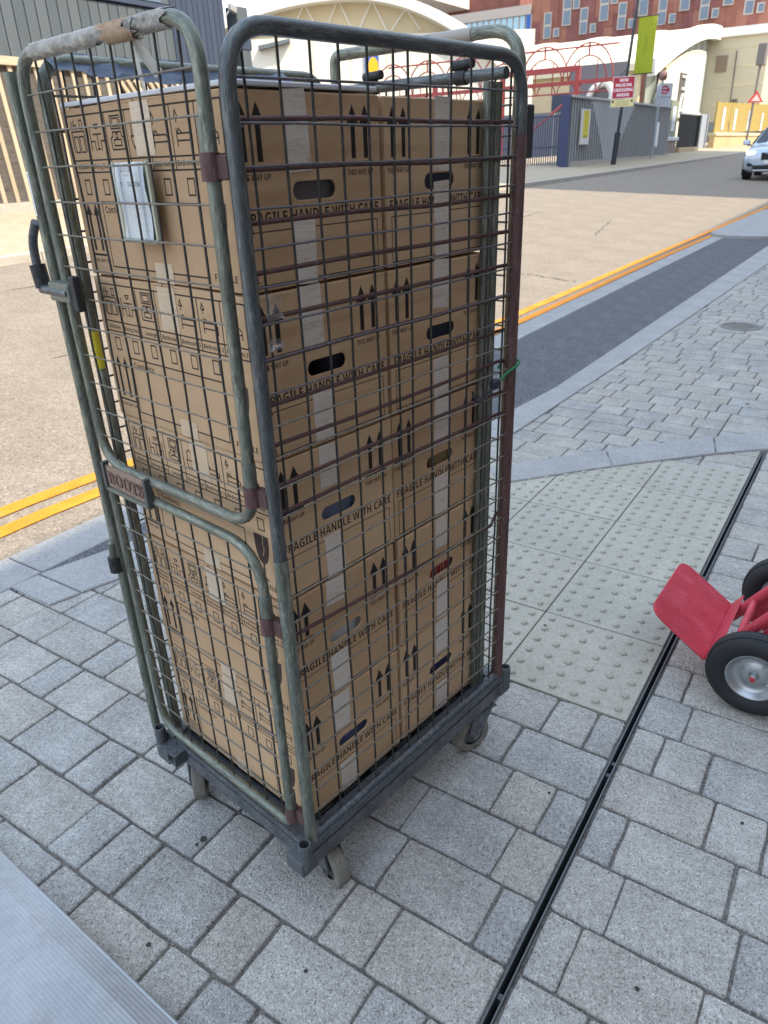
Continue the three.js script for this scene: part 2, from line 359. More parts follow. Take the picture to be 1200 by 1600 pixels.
{
  const r = rand(9), list = [];
  const q = V();
  const proj = (x, z) => q.set(x, hgt(x, 0), z).project(camera).clone();
  camera.updateProjectionMatrix(); camera.matrixWorldInverse.copy(camera.matrixWorld).invert();
  for (const [x, z0, z1] of slabs) {
    const zc = (z0 + z1) / 2, L = z1 - z0;
    if (L < 0.03 || inStrip(x, z1 - 0.01)) continue;
    if (x > 0 && x < 2.1 && zc > -0.8 && zc < 0.4 && (x + z0 < 2.2)) { if (z0 > -0.79) { if (x < 1.2 || (x < 1.88 && zc > -0.1 + (x - 1.88) * 0.9) ) continue; } }
    if (x < -0.3 && zc < -1.84) continue;
    const a = proj(x - 0.08, z0), b = proj(x + 0.08, z0), c = proj(x + 0.08, z1), d = proj(x - 0.08, z1);
    if (Math.min(a.x, b.x, c.x, d.x) > 1.15 || Math.max(a.x, b.x, c.x, d.x) < -1.15 || Math.max(a.y, b.y, c.y, d.y) < -1.2) continue;
    const area = Math.abs((a.x - c.x) * (b.y - d.y) - (a.y - c.y) * (b.x - d.x));
    let si = SIZES.findIndex(s => Math.abs(s - L) < 0.012), geo;
    if (si >= 0) geo = paverGeos[si][Math.floor(r() * 7)];
    else { const key = Math.round(L * 200); if (!odd.has(key)) odd.set(key, paverGeo(L, 4000 + key)); geo = odd.get(key); }
    list.push({ x, zc, area, geo, mat: Math.floor(r() * 5), y: hgt(x, 0) + (r() - 0.5) * 0.002, tx: (r() - 0.5) * 0.012, tz: (r() - 0.5) * 0.01 });
  }
  list.sort((a, b) => b.area - a.area);
  const rest = paverMats.map(() => []);
  list.forEach((s, i) => {
    const m = new THREE.Mesh(s.geo, paverMats[s.mat]); m.position.set(s.x, s.y, s.zc); m.rotation.set(s.tx, 0, s.tz); m.castShadow = m.receiveShadow = true;
    if (i < 300) { m.name = 'paver'; pave.add(m); } else { m.updateMatrix(); rest[s.mat].push(s.geo.clone().applyMatrix4(m.matrix)); }
  });
  rest.forEach((l, i) => { if (l.length) tag(mesh('paver_field', mergeGeometries(l), paverMats[i], pave), null, null, null, 'stuff'); });
  console.log('pavers', list.length);
}
// trodden gum and tar spots
{
  const gum = std({ color: hex(52, 51, 50), roughness: 0.8 }), r = rand(61);
  for (const [x, z, q] of [[-0.906, -0.343, 0.0085], [-0.925, -0.345, 0.004], [0.32, 0.02, 0.006], [-0.71, 0.62, 0.005], [-1.02, 0.06, 0.004], [-0.55, -0.9, 0.005], [0.9, 0.55, 0.006], [3.1, 0.2, 0.012], [2.7, -0.35, 0.009], [-0.35, 0.3, 0.004], [-1.15, -0.25, 0.005], [-0.2, 0.72, 0.004]]) {
    const s = new THREE.Shape(); for (let i = 0; i <= 12; i++) { const a = i / 12 * 6.283, k = q * (0.75 + 0.4 * r()); i ? s.lineTo(Math.cos(a) * k, Math.sin(a) * k) : s.moveTo(q, 0); }
    const g = new THREE.ExtrudeGeometry(s, { depth: 0.0012, bevelEnabled: false }); g.rotateX(-Math.PI / 2); g.translate(x, 0.0012 + hgt(x, 0), z); mesh('gum_spot', g, gum, pave);
  }
}
// hairline cracks and a sealed seam in the road
{
  const ck = tag(new THREE.Group(), null, null, null, 'structure'); ck.name = 'road_cracks'; scene.add(ck);
  const tar = std({ color: hex(84, 78, 72), roughness: 0.9 }), r = rand(17);
  for (const [x0, z0, x1, z1, w] of [[7.1, -3.1, 6.9, -2.25, 0.022], [9.5, -5.2, 14, -5.6, 0.018], [1.6, -4.6, 3.4, -4.3, 0.012], [1.2, -3.2, 1.7, -3.5, 0.01], [11, -3.4, 13.4, -3.9, 0.02], [3.0, -7.4, 7.5, -7.1, 0.02]]) {
    const n = 16, pos = [], idx = []; for (let i = 0; i <= n; i++) { const t = i / n, x = x0 + (x1 - x0) * t + (r() - 0.5) * 0.06, z = z0 + (z1 - z0) * t + (r() - 0.5) * 0.06, k = w * (0.3 + r()); for (const s of [-0.5, 0.5]) pos.push(x + s * k * 0.6, hgt(x, z) - 0.0075, z + s * k); }
    for (let i = 0; i < n; i++) { const a = i * 2; idx.push(a, a + 1, a + 2, a + 1, a + 3, a + 2); }
    const g = new THREE.BufferGeometry(); g.setAttribute('position', new THREE.Float32BufferAttribute(pos, 3)); g.setIndex(idx); g.computeVertexNormals(); mesh('crack', g, tar, ck);
  }
}
// small round cover in the far paving
{
  const p = thing('access_cover', 'small round iron access cover set into the block paving past the tactile slabs', 'access cover', [5.23, hgt(5.23, 0), -0.2]);
  const iron = std({ map: stoneTex([140, 137, 132], 0.7), bumpMap: bumpStone, bumpScale: 0.004, roughness: 0.8, metalness: 0.1 });
  mesh('frame_ring', lathe([[0.135, -0.02], [0.135, 0.005], [0.155, 0.006], [0.165, 0.002], [0.165, -0.02]], 36), iron, p);
  mesh('lid', lathe([[0.0001, 0.004], [0.125, 0.004], [0.131, 0.001], [0.131, -0.02]], 36), iron, p);
  for (let i = -3; i <= 3; i++) mesh('lid_rib', rbox(0.012, 0.004, 2 * Math.sqrt(0.0144 - i * i * 0.001), 0.001, i * 0.032, 0.0055, 0), iron, p);
}
// slot drain
{
  const d = thing('slot_drain', 'narrow steel slot drain running through the grey block paving beside the tactile slabs', 'drain');
  const steel = std({ color: hex(104, 108, 112), roughness: 0.45, metalness: 0.7, bumpMap: bumpFine, bumpScale: 0.001 });
  const dark = std({ map: stoneTex([104, 102, 98], 0.6), roughness: 0.95 });
  const x0 = -4, x1 = 2.3;
  for (const [a, b] of [[0.3955, 0.3988], [0.4107, 0.414]]) mesh('edge_rail', between(x0, x1, -0.125, 0.004, a, b), steel, d);
  mesh('channel', between(x0, x1, -0.2, -0.12, 0.38, 0.43), dark, d);
  for (const x of [-0.86, -0.21, -0.165, 0.92]) mesh('spacer_clip', between(x, x + 0.012, -0.04, -0.012, 0.399, 0.4105), steel, d);
}
// tactile paving
{
  const t = tag(new THREE.Group(), null, null, null, 'structure'); t.name = 'tactile_paving'; scene.add(t);
  const mats = [[164, 161, 148], [161, 159, 148], [166, 163, 150]].map((c, i) => std({ map: stoneTex(c, 0.33, i * 7777 + 40), bumpMap: bumpFine, bumpScale: 0.002, roughness: 0.86 }));
  const bl = lathe([[0.0001, 0.0068], [0.008, 0.0066], [0.0108, 0.005], [0.0122, 0.0014], [0.0126, 0]], 14);
  const slabG = [0, 1, 2, 3].map(k => metreUV(rbox(0.396, 0.06, 0.396, 0.003), 0.5, k * 0.31, k * 0.17));
  const r = rand(5); let n = 0;
  const bound = (x, z) => x < (z < -0.1 ? 1.34 + (z + 0.62) * 1.05 : 1.88 + (z + 0.1) * 0.35) - 0.02;
  for (let i = 0; i > -3; i--) for (let j = 0; j < 6; j++) {
    const cx = 0.2 + j * 0.4, cz = 0.19 + i * 0.4;
    if (!bound(cx - 0.19, cz + (i === 0 ? 0 : 0.19))) continue;
    const cut = i === -1 && j === 4;                               // slab mitred to the curved kerb
    const m = mesh('tactile_slab', cut ? (() => { const g = prism([[-0.198, -0.198], [-0.03, -0.198], [0.198, 0.02], [0.198, 0.198], [-0.198, 0.198]].reverse(), 0.03, 0.056, false); return g; })() : slabG[(i * i + j * 3) % 4], mats[(j + i * i * 2) % 3], t);
    m.position.set(cx, -0.029 + (r() - 0.5) * 0.001 + 0.001, cz); m.rotation.set((r() - 0.5) * 0.004, 0, (r() - 0.5) * 0.004);
    const rest = [];
    for (let a = 0; a < 6; a++) for (let b = 0; b < 6; b++) {
      const lx = (a - 2.5) * 0.0655, lz = (b - 2.5) * 0.0655;
      if (!bound(cx + lx, cz + lz)) continue;
      if (n < 300) { const q = mesh('blister', bl, m.material, m); q.position.set(lx, 0.03, lz); n++; }
      else { const g = bl.clone(); g.translate(lx, 0.03, lz); rest.push(g); }
    }
    if (rest.length) tag(mesh('blister_field', mergeGeometries(rest), m.material, m), null, null, null, 'stuff');
  }
}
// metal loading ramp
{
  const ribs = dataTex(512, (i, x, y) => 110 + 90 * Math.sin(y / 512 * Math.PI * 2 * 32) + (F2[i] - 0.5) * 90, false);
  const ribs2 = ribs.clone(); ribs2.rotation = Math.PI / 2; ribs2.repeat.set(1.6, 1.6); ribs2.needsUpdate = true;
  const alu = dataTex(512, i => { const v = (F1[i] - 0.5) * 60 + (F2[i] - 0.5) * 30 + (W1[i] - 0.5) * 12; const s = F3[i] * 0.5 + F2[i] * 0.5 > 0.62 ? -12 : 0; return [164 + v * 0.5 + s * 0.5, 167 + v * 0.5 + s * 0.8, 170 + v * 0.5 + s]; });
  const m = std({ map: alu, roughness: 0.5, metalness: 0.5, bumpMap: ribs2, bumpScale: 0.0004 });
  const p = thing('loading_ramp', 'pale ribbed aluminium loading ramp lying on the block paving', 'ramp', [-1.21, 0, -0.4], -0.06);
  const pts = [[0, 0.004], [0, 0.03], [-0.05, 0.047], [-1.3, 0.2], [-1.3, 0.17], [-0.06, 0.02], [-0.03, 0.002]];
  const g = extrude(pts.slice().reverse(), 1.9); g.translate(0, 0, -1.1);
  mesh('tread_plate', metreUV(g, 0.4), m, p);
  const lip = bar([V(-0.004, 0.029, -1.1), V(-0.004, 0.029, 0.8)], 0.0045, 8);
  mesh('edge_lip', lip, m, p);
}
// ---------------------------------------------------------------- roll cage
const CAGE = new THREE.Matrix4().makeRotationY(-8.532 * Math.PI / 180).setPosition(-0.898, 0, -0.001);
const cagePt = (x, y, z) => V(x, y, z).applyMatrix4(CAGE);
const CW = 0.666, CD = 0.489, CAGE_TURN = -8.532 * Math.PI / 180;

function wornTex(base, chip, rustc, seed, amt = 0.62) {
  return dataTex(512, (i, x, y) => {
    const j = (i + seed * 3331) % 262144, v = (F2[j] - 0.5) * 40 + (W1[j] - 0.5) * 14 + (F1[j] - 0.5) * 36;
    const a = F3[j] * 0.5 + F2[j] * 0.5, kc = Math.max(0, Math.min(1, (a - amt + 0.04) / 0.1)) * 0.55, kr = Math.max(0, Math.min(1, (0.40 - a) / 0.1)) * 0.6;
    return [0, 1, 2].map(n => base[n] * (1 - kc - kr) + chip[n] * kc + rustc[n] * kr + v);
  });
}
const tubeGreen = std({ map: rep(wornTex([114, 120, 110], [158, 156, 138], [80, 76, 70], 1, 0.57), 3, 24), bumpMap: rep(bumpFine, 6), bumpScale: 0.0012, roughness: 0.42, metalness: 0.45 });
const tubeDark = std({ map: rep(wornTex([86, 92, 94], [128, 126, 118], [82, 68, 64], 2, 0.6), 3, 24), bumpMap: rep(bumpFine, 6), bumpScale: 0.0012, roughness: 0.4, metalness: 0.45 });
const tubeRust = std({ map: rep(wornTex([98, 72, 70], [118, 96, 90], [76, 56, 56], 3, 0.6), 3, 24), bumpMap: rep(bumpFine, 6), bumpScale: 0.0015, roughness: 0.6, metalness: 0.2 });
const wireMat = std({ map: rep(wornTex([70, 70, 68], [104, 102, 96], [58, 52, 48], 4, 0.6), 4, 20), roughness: 0.5, metalness: 0.4 });
const wireBlue = std({ map: rep(wornTex([104, 102, 106], [128, 126, 128], [100, 82, 78], 5, 0.6), 4, 20), roughness: 0.45, metalness: 0.45 });
const wirePale = std({ map: rep(wornTex([118, 114, 104], [142, 136, 124], [98, 90, 80], 6, 0.55), 4, 20), roughness: 0.6, metalness: 0.15 });
const ironMat = std({ map: rep(wornTex([92, 97, 102], [124, 124, 122], [84, 74, 68], 7, 0.6), 4), bumpMap: rep(bumpFine, 4), bumpScale: 0.0015, roughness: 0.5, metalness: 0.4 });
const ironDark = std({ map: rep(wornTex([48, 51, 55], [70, 70, 70], [56, 48, 46], 8, 0.6), 4), roughness: 0.6, metalness: 0.3 });

const cage = thing('roll_cage', 'tall worn wire mesh roll cage on castors loaded with stacked moving cartons', 'roll cage', [-0.898, 0, -0.001], CAGE_TURN);
// base -------------------------------------------------------------
{
  const w = CW, d = CD;
  const prof = (len) => {                                             // stepped channel: section in (out, y)
    const s = [[0.012, 0.150], [0.012, 0.186], [0.006, 0.186], [0.006, 0.194], [0.013, 0.194], [0.013, 0.210], [-0.02, 0.210], [-0.02, 0.203], [-0.03, 0.203], [-0.03, 0.150]];
    const g = extrude(s.slice().reverse(), len); return g;
  };
  const rails = [];
  const a = prof(w + 0.03); a.rotateY(Math.PI / 2); a.scale(1, 1, 1); // out -> -z after turn
  const mk = (len, f) => { const g = prof(len); f(g); return metreUV(g, 0.5); };
  mesh('base_rail', mk(w + 0.03, g => { g.rotateY(-Math.PI / 2); g.translate(w + 0.015, 0, 0); }), ironMat, cage);
  mesh('base_rail', mk(w + 0.03, g => { g.rotateY(Math.PI / 2); g.translate(-0.015, 0, -d); }), ironMat, cage);
  mesh('base_rail', mk(d - 0.03, g => { g.translate(w, 0, -d + 0.015); }), ironMat, cage);
  mesh('base_rail', mk(d - 0.03, g => { g.rotateY(Math.PI); g.translate(0.0, 0, -0.015); g.scale(1, 0.97, 1); }), ironMat, cage);
  for (let i = 0; i < 7; i++) mesh('deck_bar', rbox(0.055, 0.012, d - 0.07, 0.003, 0.07 + i * 0.088, 0.197, -d / 2), ironDark, cage);
  mesh('deck_plate', between(0.031, w - 0.031, 0.176, 0.182, -d + 0.031, -0.031), ironDark, cage);
  // corner sockets
  for (const [x, z] of [[-0.028, 0.012], [-0.028, -d - 0.012], [w + 0.02, 0.012], [w + 0.02, -d - 0.012]]) {
    const s = mesh('corner_socket', lathe([[0.0095, 0.17], [0.0095, 0.232], [0.0125, 0.232], [0.0135, 0.23], [0.0135, 0.165], [0.0095, 0.165]], 18), ironMat, cage);
    s.position.set(x, 0, z);
    const k = mesh('corner_block', rbox(0.045, 0.04, 0.05, 0.004), ironMat, s); k.position.set(x < 0 ? 0.006 : -0.004, 0.168, z > -0.2 ? -0.02 : 0.02);
  }
  // forklift sleeve under the gate corner
  mesh('fork_sleeve', (() => { const s = new THREE.Shape([new THREE.Vector2(-0.03, 0), new THREE.Vector2(0.03, 0), new THREE.Vector2(0.03, 0.032), new THREE.Vector2(-0.03, 0.032)]); s.holes.push(new THREE.Path([new THREE.Vector2(-0.026, 0.004), new THREE.Vector2(-0.026, 0.028), new THREE.Vector2(0.026, 0.028), new THREE.Vector2(0.026, 0.004)])); const g = new THREE.ExtrudeGeometry(s, { depth: 0.09, bevelEnabled: false }); g.rotateY(-Math.PI / 2); g.translate(0.045, 0.163, -d + 0.035); return g; })(), ironMat, cage);
  // castors
  const tyreMat = std({ map: rep(wornTex([120, 116, 108], [138, 132, 122], [92, 88, 82], 9, 0.55), 6), bumpMap: bumpFine, bumpScale: 0.002, roughness: 0.85 });
  const hubMat = std({ map: rep(wornTex([112, 112, 108], [132, 132, 126], [86, 82, 76], 10, 0.6), 6), roughness: 0.55, metalness: 0.2 });
  for (const [x, z, turn] of [[0.072, -0.056, 1.42], [0.045, -d + 0.006, 0.95], [w - 0.047, -0.02, -0.3], [w - 0.06, -d + 0.05, 0.6]]) {
    const c = new THREE.Group(); c.name = 'castor'; c.position.set(x, 0, z); c.rotation.y = turn; cage.add(c);
    const R = 0.053, off = -0.03;
    const wg = lathe([[0.030, -0.015], [R - 0.004, -0.016], [R - 0.001, -0.013], [R, -0.006], [R, 0.006], [R - 0.001, 0.013], [R - 0.004, 0.016], [0.030, 0.015]], 40); wg.rotateX(Math.PI / 2);
    const t = mesh('wheel', wg, tyreMat, c); t.position.set(off, R, 0);
    const hg = lathe([[0.0001, -0.0145], [0.012, -0.0145], [0.014, -0.009], [0.034, -0.0085], [0.034, 0.0085], [0.014, 0.009], [0.012, 0.0145], [0.0001, 0.0145]], 28); hg.rotateX(Math.PI / 2);
    const h = mesh('hub', hg, hubMat, c); h.position.set(off, R, 0);
    const fork = [];
    for (const s of [-1, 1]) { const g = extrude([[-0.045, 0.042], [-0.026, 0.036], [-0.012, 0.05], [0.026, 0.128], [-0.034, 0.128], [-0.05, 0.06]], 0.004); g.translate(0, 0, s * 0.021 - 0.002); fork.push(g); }
    fork.push(rbox(0.075, 0.006, 0.05, 0.002, 0, 0.13, 0), (() => { const g = lathe([[0.0001, 0], [0.03, 0], [0.026, 0.014], [0.0001, 0.014]], 20); g.translate(0, 0.134, 0); return g; })());
    mesh('fork', join(fork), ironMat, c);
    mesh('axle_bolt', rod(V(off, R, -0.027), V(off, R, 0.027), 0.006, 6), hubMat, c);
  }
}
// panels -----------------------------------------------------------
const RW = rand(21);
const wob = (a, b, amp, n = 4) => { const out = []; const d = b.clone().sub(a).normalize(), s = d.clone().cross(V(0.31, 0.22, 0.93)).normalize(), t = d.clone().cross(s); for (let i = 0; i <= n; i++) { const q = a.clone().lerp(b, i / n); if (i && i < n) q.addScaledVector(s, (RW() - 0.5) * amp).addScaledVector(t, (RW() - 0.5) * amp); out.push(q); } return out; };
{
  // side panel facing the pavement
  const H = 1.594, f = mesh('side_panel', bar(rounded([V(0, 0.205, 0), V(0, H, 0), V(CW, H, 0), V(CW, 0.205, 0)], 0.075), 0.0112, 12), tubeDark, cage);
  mesh('panel_post', rod(V(CW, 0.21, 0.0004), V(CW, 1.47, 0.0004), 0.0122, 12), tubeRust, f);
  mesh('panel_post', rod(V(0, 0.21, 0.0004), V(0, 0.86, 0.0004), 0.0122, 12), tubeGreen, f);
  mesh('bottom_rail', rod(V(0, 0.214, 0), V(CW, 0.214, 0), 0.009, 8), ironMat, f);
  for (const x of [0.03, 0.089, 0.145, 0.2, 0.256, 0.312, 0.345, 0.402, 0.458, 0.515, 0.575, 0.632]) mesh('wire', bar(wob(V(x, 0.212, -0.004), V(x + (RW() - 0.5) * 0.006, H - 0.008, -0.004), 0.004, 6), 0.0021, 6), wireMat, f);
  for (let y = 1.537, k = 0; y > 0.23; y -= 0.0505, k++) mesh('wire', bar(wob(V(0.008, y, 0.0005), V(CW - 0.008, y + (RW() - 0.5) * 0.006, 0.0005), 0.003, 5), 0.0018, 6), k < 9 ? wireBlue : wirePale, f);
  // inner rusty bars
  for (const y of [1.492, 1.433, 1.367, 1.302, 1.239, 1.179, 1.111, 1.047, 0.978, 0.93, 0.69]) mesh('cross_bar', bar(rounded([V(0.018, y - 0.012, -0.006), V(0.02, y, -0.014), ...wob(V(0.03, y, -0.015), V(CW - 0.03, y + (y === 0.69 ? -0.03 : 0), -0.015), 0.006, 3), V(CW - 0.012, y, -0.012)], 0.006, false, 3), 0.0037, 8), tubeRust, f);
}
{
  // panel at the far end
  const H = 1.642, x = CW + 0.012, f = mesh('end_panel', bar(rounded([V(x, 0.205, -0.014), V(x, H, -0.014), V(x, H, -CD), V(x, 0.205, -CD)], [0, 0.07, 0.02, 0]), 0.0112, 12), tubeGreen, cage);
  mesh('clamp_sleeve', rbox(0.026, 0.09, 0.03, 0.004, x + 0.008, 1.475, -0.006), ironDark, f);
  for (const q of [0.598, 0.622]) mesh('inner_post', rod(V(q, 0.205, -0.026), V(q, 1.555, -0.026), 0.0105, 12), tubeGreen, f);
  mesh('inner_rail', rod(V(x - 0.02, 1.572, -0.03), V(x - 0.02, 1.572, -CD + 0.02), 0.0105, 12), tubeDark, f);
  for (let i = 0; i < 8; i++) mesh('wire', rod(V(x - 0.018, 0.21, -0.055 - i * 0.054), V(x - 0.018, 1.566, -0.055 - i * 0.054), 0.002, 6), wireMat, f);
  for (let y = 1.52; y > 0.23; y -= 0.0505) mesh('wire', rod(V(x - 0.014, y, -0.02), V(x - 0.014, y, -CD + 0.01), 0.002, 6), wirePale, f);
  for (const z of [-0.13, -0.36]) { const s = mesh('rail_clamp', rod(V(x - 0.02, 1.592, z - 0.022), V(x - 0.02, 1.594, z + 0.025), 0.0085, 10), ironDark, f); mesh('clamp_band', rod(V(x - 0.02, 1.572, z - 0.012), V(x - 0.02, 1.572, z + 0.012), 0.0135, 10), ironDark, s); }
  mesh('tape_wrap', rod(V(x, H, -0.12), V(x, H, -0.215), 0.0122, 12), std({ color: hex(150, 146, 138), roughness: 0.5 }), f);
}
{
  // back panel
  const H = 1.6, z = -CD - 0.006, f = mesh('back_panel', bar(rounded([V(0.012, 0.205, z), V(0.012, H, z), V(CW - 0.03, H, z), V(CW - 0.03, 0.205, z)], 0.05), 0.0105, 12), tubeGreen, cage);
  mesh('yellow_tape', rod(V(0.012, 1.1, z), V(0.012, 1.17, z), 0.0109, 12), std({ color: hex(196, 180, 40), roughness: 0.5 }), f);
  for (let i = 0; i < 12; i++) mesh('wire', rod(V(0.05 + i * 0.051, 0.21, z), V(0.05 + i * 0.051, H - 0.01, z), 0.002, 6), wireMat, f);
  for (let y = 1.55, k = 0; y > 0.23; y -= 0.052, k++) mesh('wire', rod(V(0.012, y, z + 0.004), V(CW - 0.03, y, z + 0.004), 0.002, 6), k % 2 ? wireMat : wirePale, f);
}
{
  // gate: two leaves hinged at the near post
  const X = -0.012, z0 = -0.03, z1 = -0.512, H = 1.606;
  const up = mesh('upper_gate', bar(rounded([V(X, 0.912, z0 - 0.008), V(X, H, z0 - 0.004), V(X, H, z1), V(X, 0.912, z1 + 0.006)], [0.07, 0.062, 0.062, 0.07], true), 0.0098, 12), tubeGreen, cage);
  const lo = mesh('lower_gate', bar(rounded([V(X, 0.232, z0 - 0.012), V(X, 0.868, z0 - 0.008), V(X, 0.872, z1 + 0.004), V(X, 0.232, z1 + 0.012)], [0.03, 0.085, 0.03, 0.06], true), 0.0092, 12), tubeGreen, cage);
  const zs = [-0.075, -0.128, -0.183, -0.237, -0.292, -0.346, -0.398, -0.43, -0.462];
  for (const z of zs) {
    mesh('wire', bar(wob(V(X + 0.003, 0.912, z - 0.004), V(X + 0.003, H - 0.004, z), 0.005, 6), 0.0021, 6), wireMat, up);
    mesh('wire', bar(wob(V(X + 0.003, 0.234, z + 0.004), V(X + 0.003, 0.872, z - 0.002), 0.004, 5), 0.0021, 6), wireMat, lo);
  }
  for (let y = 1.55; y > 0.95; y -= 0.0525) mesh('wire', bar(wob(V(X - 0.002, y, z0 - 0.004), V(X - 0.002, y, z1), 0.003, 4), 0.0015, 6), wirePale, up);
  for (let y = 0.825; y > 0.26; y -= 0.0525) mesh('wire', bar(wob(V(X - 0.002, y, z0 - 0.012), V(X - 0.002, y, z1 + 0.008), 0.003, 4), 0.0015, 6), wirePale, lo);
  // hinges: sleeves on the post and joiners on the leaf
  for (const [y, leaf] of [[1.455, up], [0.985, up], [0.74, lo], [0.285, lo]]) {
    const hg = mesh('hinge', rod(V(X, y - 0.034, z0 - 0.008), V(X, y, z0 - 0.008), 0.0135, 14), tubeRust, leaf);
    mesh('hinge_sleeve', rod(V(X, y, z0 - 0.008), V(X, y + 0.04, z0 - 0.008), 0.0112, 14), tubeGreen, hg);
    mesh('hinge_link', rbox(0.016, 0.03, 0.028, 0.003, -0.004, y - 0.018, -0.018), tubeRust, hg);
  }
  // second post on the far side, latch and drop bolt
  mesh('gate_post', rod(V(X - 0.008, 0.21, z1 - 0.02), V(X - 0.008, 1.585, z1 - 0.02), 0.0098, 12), tubeGreen, cage);
  const la = mesh('latch', rbox(0.03, 0.034, 0.075, 0.005, X - 0.014, 1.246, z1 + 0.02), tubeGreen, cage);
  mesh('latch_plate', rbox(0.014, 0.06, 0.02, 0.003, X - 0.018, 1.246, z1 + 0.066), ironDark, la);
  mesh('latch_bolt', rod(V(X - 0.024, 1.246, z1 - 0.05), V(X - 0.024, 1.246, z1 + 0.05), 0.008, 10), ironMat, la);
  mesh('latch_handle', bar(rounded([V(X - 0.018, 1.36, z1 - 0.03), V(X - 0.02, 1.33, z1 - 0.055), V(X - 0.02, 1.29, z1 - 0.06), V(X - 0.02, 1.262, z1 - 0.05)], 0.02), 0.008, 10), ironMat, la);
  mesh('handle_grip', rod(V(X - 0.02, 1.248, z1 - 0.052), V(X - 0.02, 1.288, z1 - 0.058), 0.014, 12), ironDark, la);
  const lb = mesh('drop_latch', rod(V(X - 0.018, 0.655, z1 - 0.022), V(X - 0.018, 0.69, z1 - 0.022), 0.0135, 12), ironDark, cage);
  mesh('drop_pin', rod(V(X - 0.018, 0.69, z1 - 0.022), V(X - 0.018, 0.725, z1 - 0.02), 0.008, 10), tubeGreen, lb);
  // name plate
  const pm = std({ map: wornTex([150, 128, 112], [164, 144, 128], [120, 96, 82], 12, 0.6), bumpMap: bumpFine, bumpScale: 0.0015, roughness: 0.7, metalness: 0.1 });
  const np = mesh('name_plate', rbox(0.006, 0.046, 0.148, 0.002, X - 0.012, 0.891, -0.417), pm, cage);
  for (const z of [-0.342, -0.492]) mesh('plate_edge', rbox(0.014, 0.06, 0.01, 0.002, X - 0.013, 0.891, z), tubeDark, np);
  mesh('plate_edge', rbox(0.014, 0.008, 0.16, 0.002, X - 0.013, 0.864, -0.417), tubeGreen, np);
  const font = await new FontLoader().loadAsync('fonts/droid/droid_serif_bold.typeface.json');
  const tg = new TextGeometry('BOOTS', { font, size: 0.026, depth: 0.0016, curveSegments: 3, bevelEnabled: true, bevelSize: 0.0004, bevelThickness: 0.0004, bevelSegments: 1 });
  tg.computeBoundingBox(); tg.scale(0.128 / (tg.boundingBox.max.x - tg.boundingBox.min.x), 1, 1); tg.rotateY(-Math.PI / 2); tg.translate(X - 0.0152, 0.878, -0.482);
  mesh('lettering', tg, std({ map: wornTex([106, 82, 72], [130, 108, 96], [86, 66, 58], 13, 0.6), roughness: 0.75 }), np);
  // tape, film and paper left on the gate top
  const film = new THREE.MeshPhysicalMaterial({ color: hex(206, 206, 200), roughness: 0.3, transmission: 0.35, thickness: 0, side: THREE.DoubleSide });
  const tapeM = std({ side: THREE.DoubleSide, map: rep(dataTex(512, i => { const v = (F2[i] - 0.5) * 70 + (F3[i] - 0.5) * 90; return [182 + v, 178 + v, 168 + v * 0.9]; }), 2, 2), bumpMap: rep(bumpFine, 8), bumpScale: 0.003, roughness: 0.25 });
  const paperBrown = std({ color: hex(166, 142, 118), roughness: 0.8, side: THREE.DoubleSide });
  const wrap = (za, zb, r0, mat, seed, a0 = 0, a1 = 6.283) => {      // torn, lumpy wrapping round the top rail
    const r = rand(seed), n = 22, pos = [], idx = [], m = 14, e0 = [], e1 = [];
    for (let j = 0; j <= m; j++) { e0.push((r() - 0.5) * 0.03); e1.push((r() - 0.5) * 0.03); } e0[m] = e0[0]; e1[m] = e1[0];
    for (let i = 0; i <= n; i++) for (let j = 0; j <= m; j++) { const a = a0 + j / m * (a1 - a0), t = i / n, q = r0 * (1 + (r() - 0.5) * 0.13 + (Math.sin(a) < -0.3 ? 0.14 * r() : 0)); pos.push(X + Math.cos(a) * q, H + Math.sin(a) * q, (za + e0[j]) * (1 - t) + (zb + e1[j]) * t); }
    for (let i = 0; i < n; i++) for (let j = 0; j < m; j++) { const a = i * (m + 1) + j; idx.push(a, a + 1, a + m + 1, a + 1, a + m + 2, a + m + 1); }
    const g = new THREE.BufferGeometry(); g.setAttribute('position', new THREE.Float32BufferAttribute(pos, 3)); g.setIndex(idx); g.computeVertexNormals(); return mesh('tape_wrap', metreUV(g, 0.2), mat, up);
  };
  wrap(-0.085, -0.15, 0.0112, tapeM, 3, 0.4, 5.4); wrap(-0.165, -0.235, 0.0135, paperBrown, 4, 2.4, 6.0); wrap(-0.15, -0.27, 0.0108, tapeM, 7, 0.2, 4.2); wrap(-0.26, -0.45, 0.0112, tapeM, 5, 0.6, 6.0);
  const flap = (pts, mat, name) => { const pos = []; pts.forEach(p => pos.push(...p)); const idx = []; for (let i = 0; i < pts.length / 2 - 1; i++) { const a = i * 2; idx.push(a, a + 1, a + 2, a + 1, a + 3, a + 2); } const g = new THREE.BufferGeometry(); g.setAttribute('position', new THREE.Float32BufferAttribute(pos, 3)); g.setIndex(idx); g.computeVertexNormals(); g.setAttribute('uv', new THREE.Float32BufferAttribute(pos.filter((_, i) => i % 3 < 2), 2)); return mesh(name, g, mat, up); };
  flap([[X + 0.006, H - 0.01, -0.172], [X + 0.008, H - 0.008, -0.2], [X + 0.016, H - 0.034, -0.158], [X + 0.018, H - 0.036, -0.186], [X + 0.022, H - 0.052, -0.146], [X + 0.022, H - 0.058, -0.168]], film, 'torn_tape');
  flap([[X + 0.006, H - 0.01, -0.186], [X + 0.008, H - 0.01, -0.196], [X + 0.012, H - 0.04, -0.184], [X + 0.012, H - 0.042, -0.194], [X + 0.014, H - 0.075, -0.182], [X + 0.014, H - 0.072, -0.19]], film, 'torn_tape');
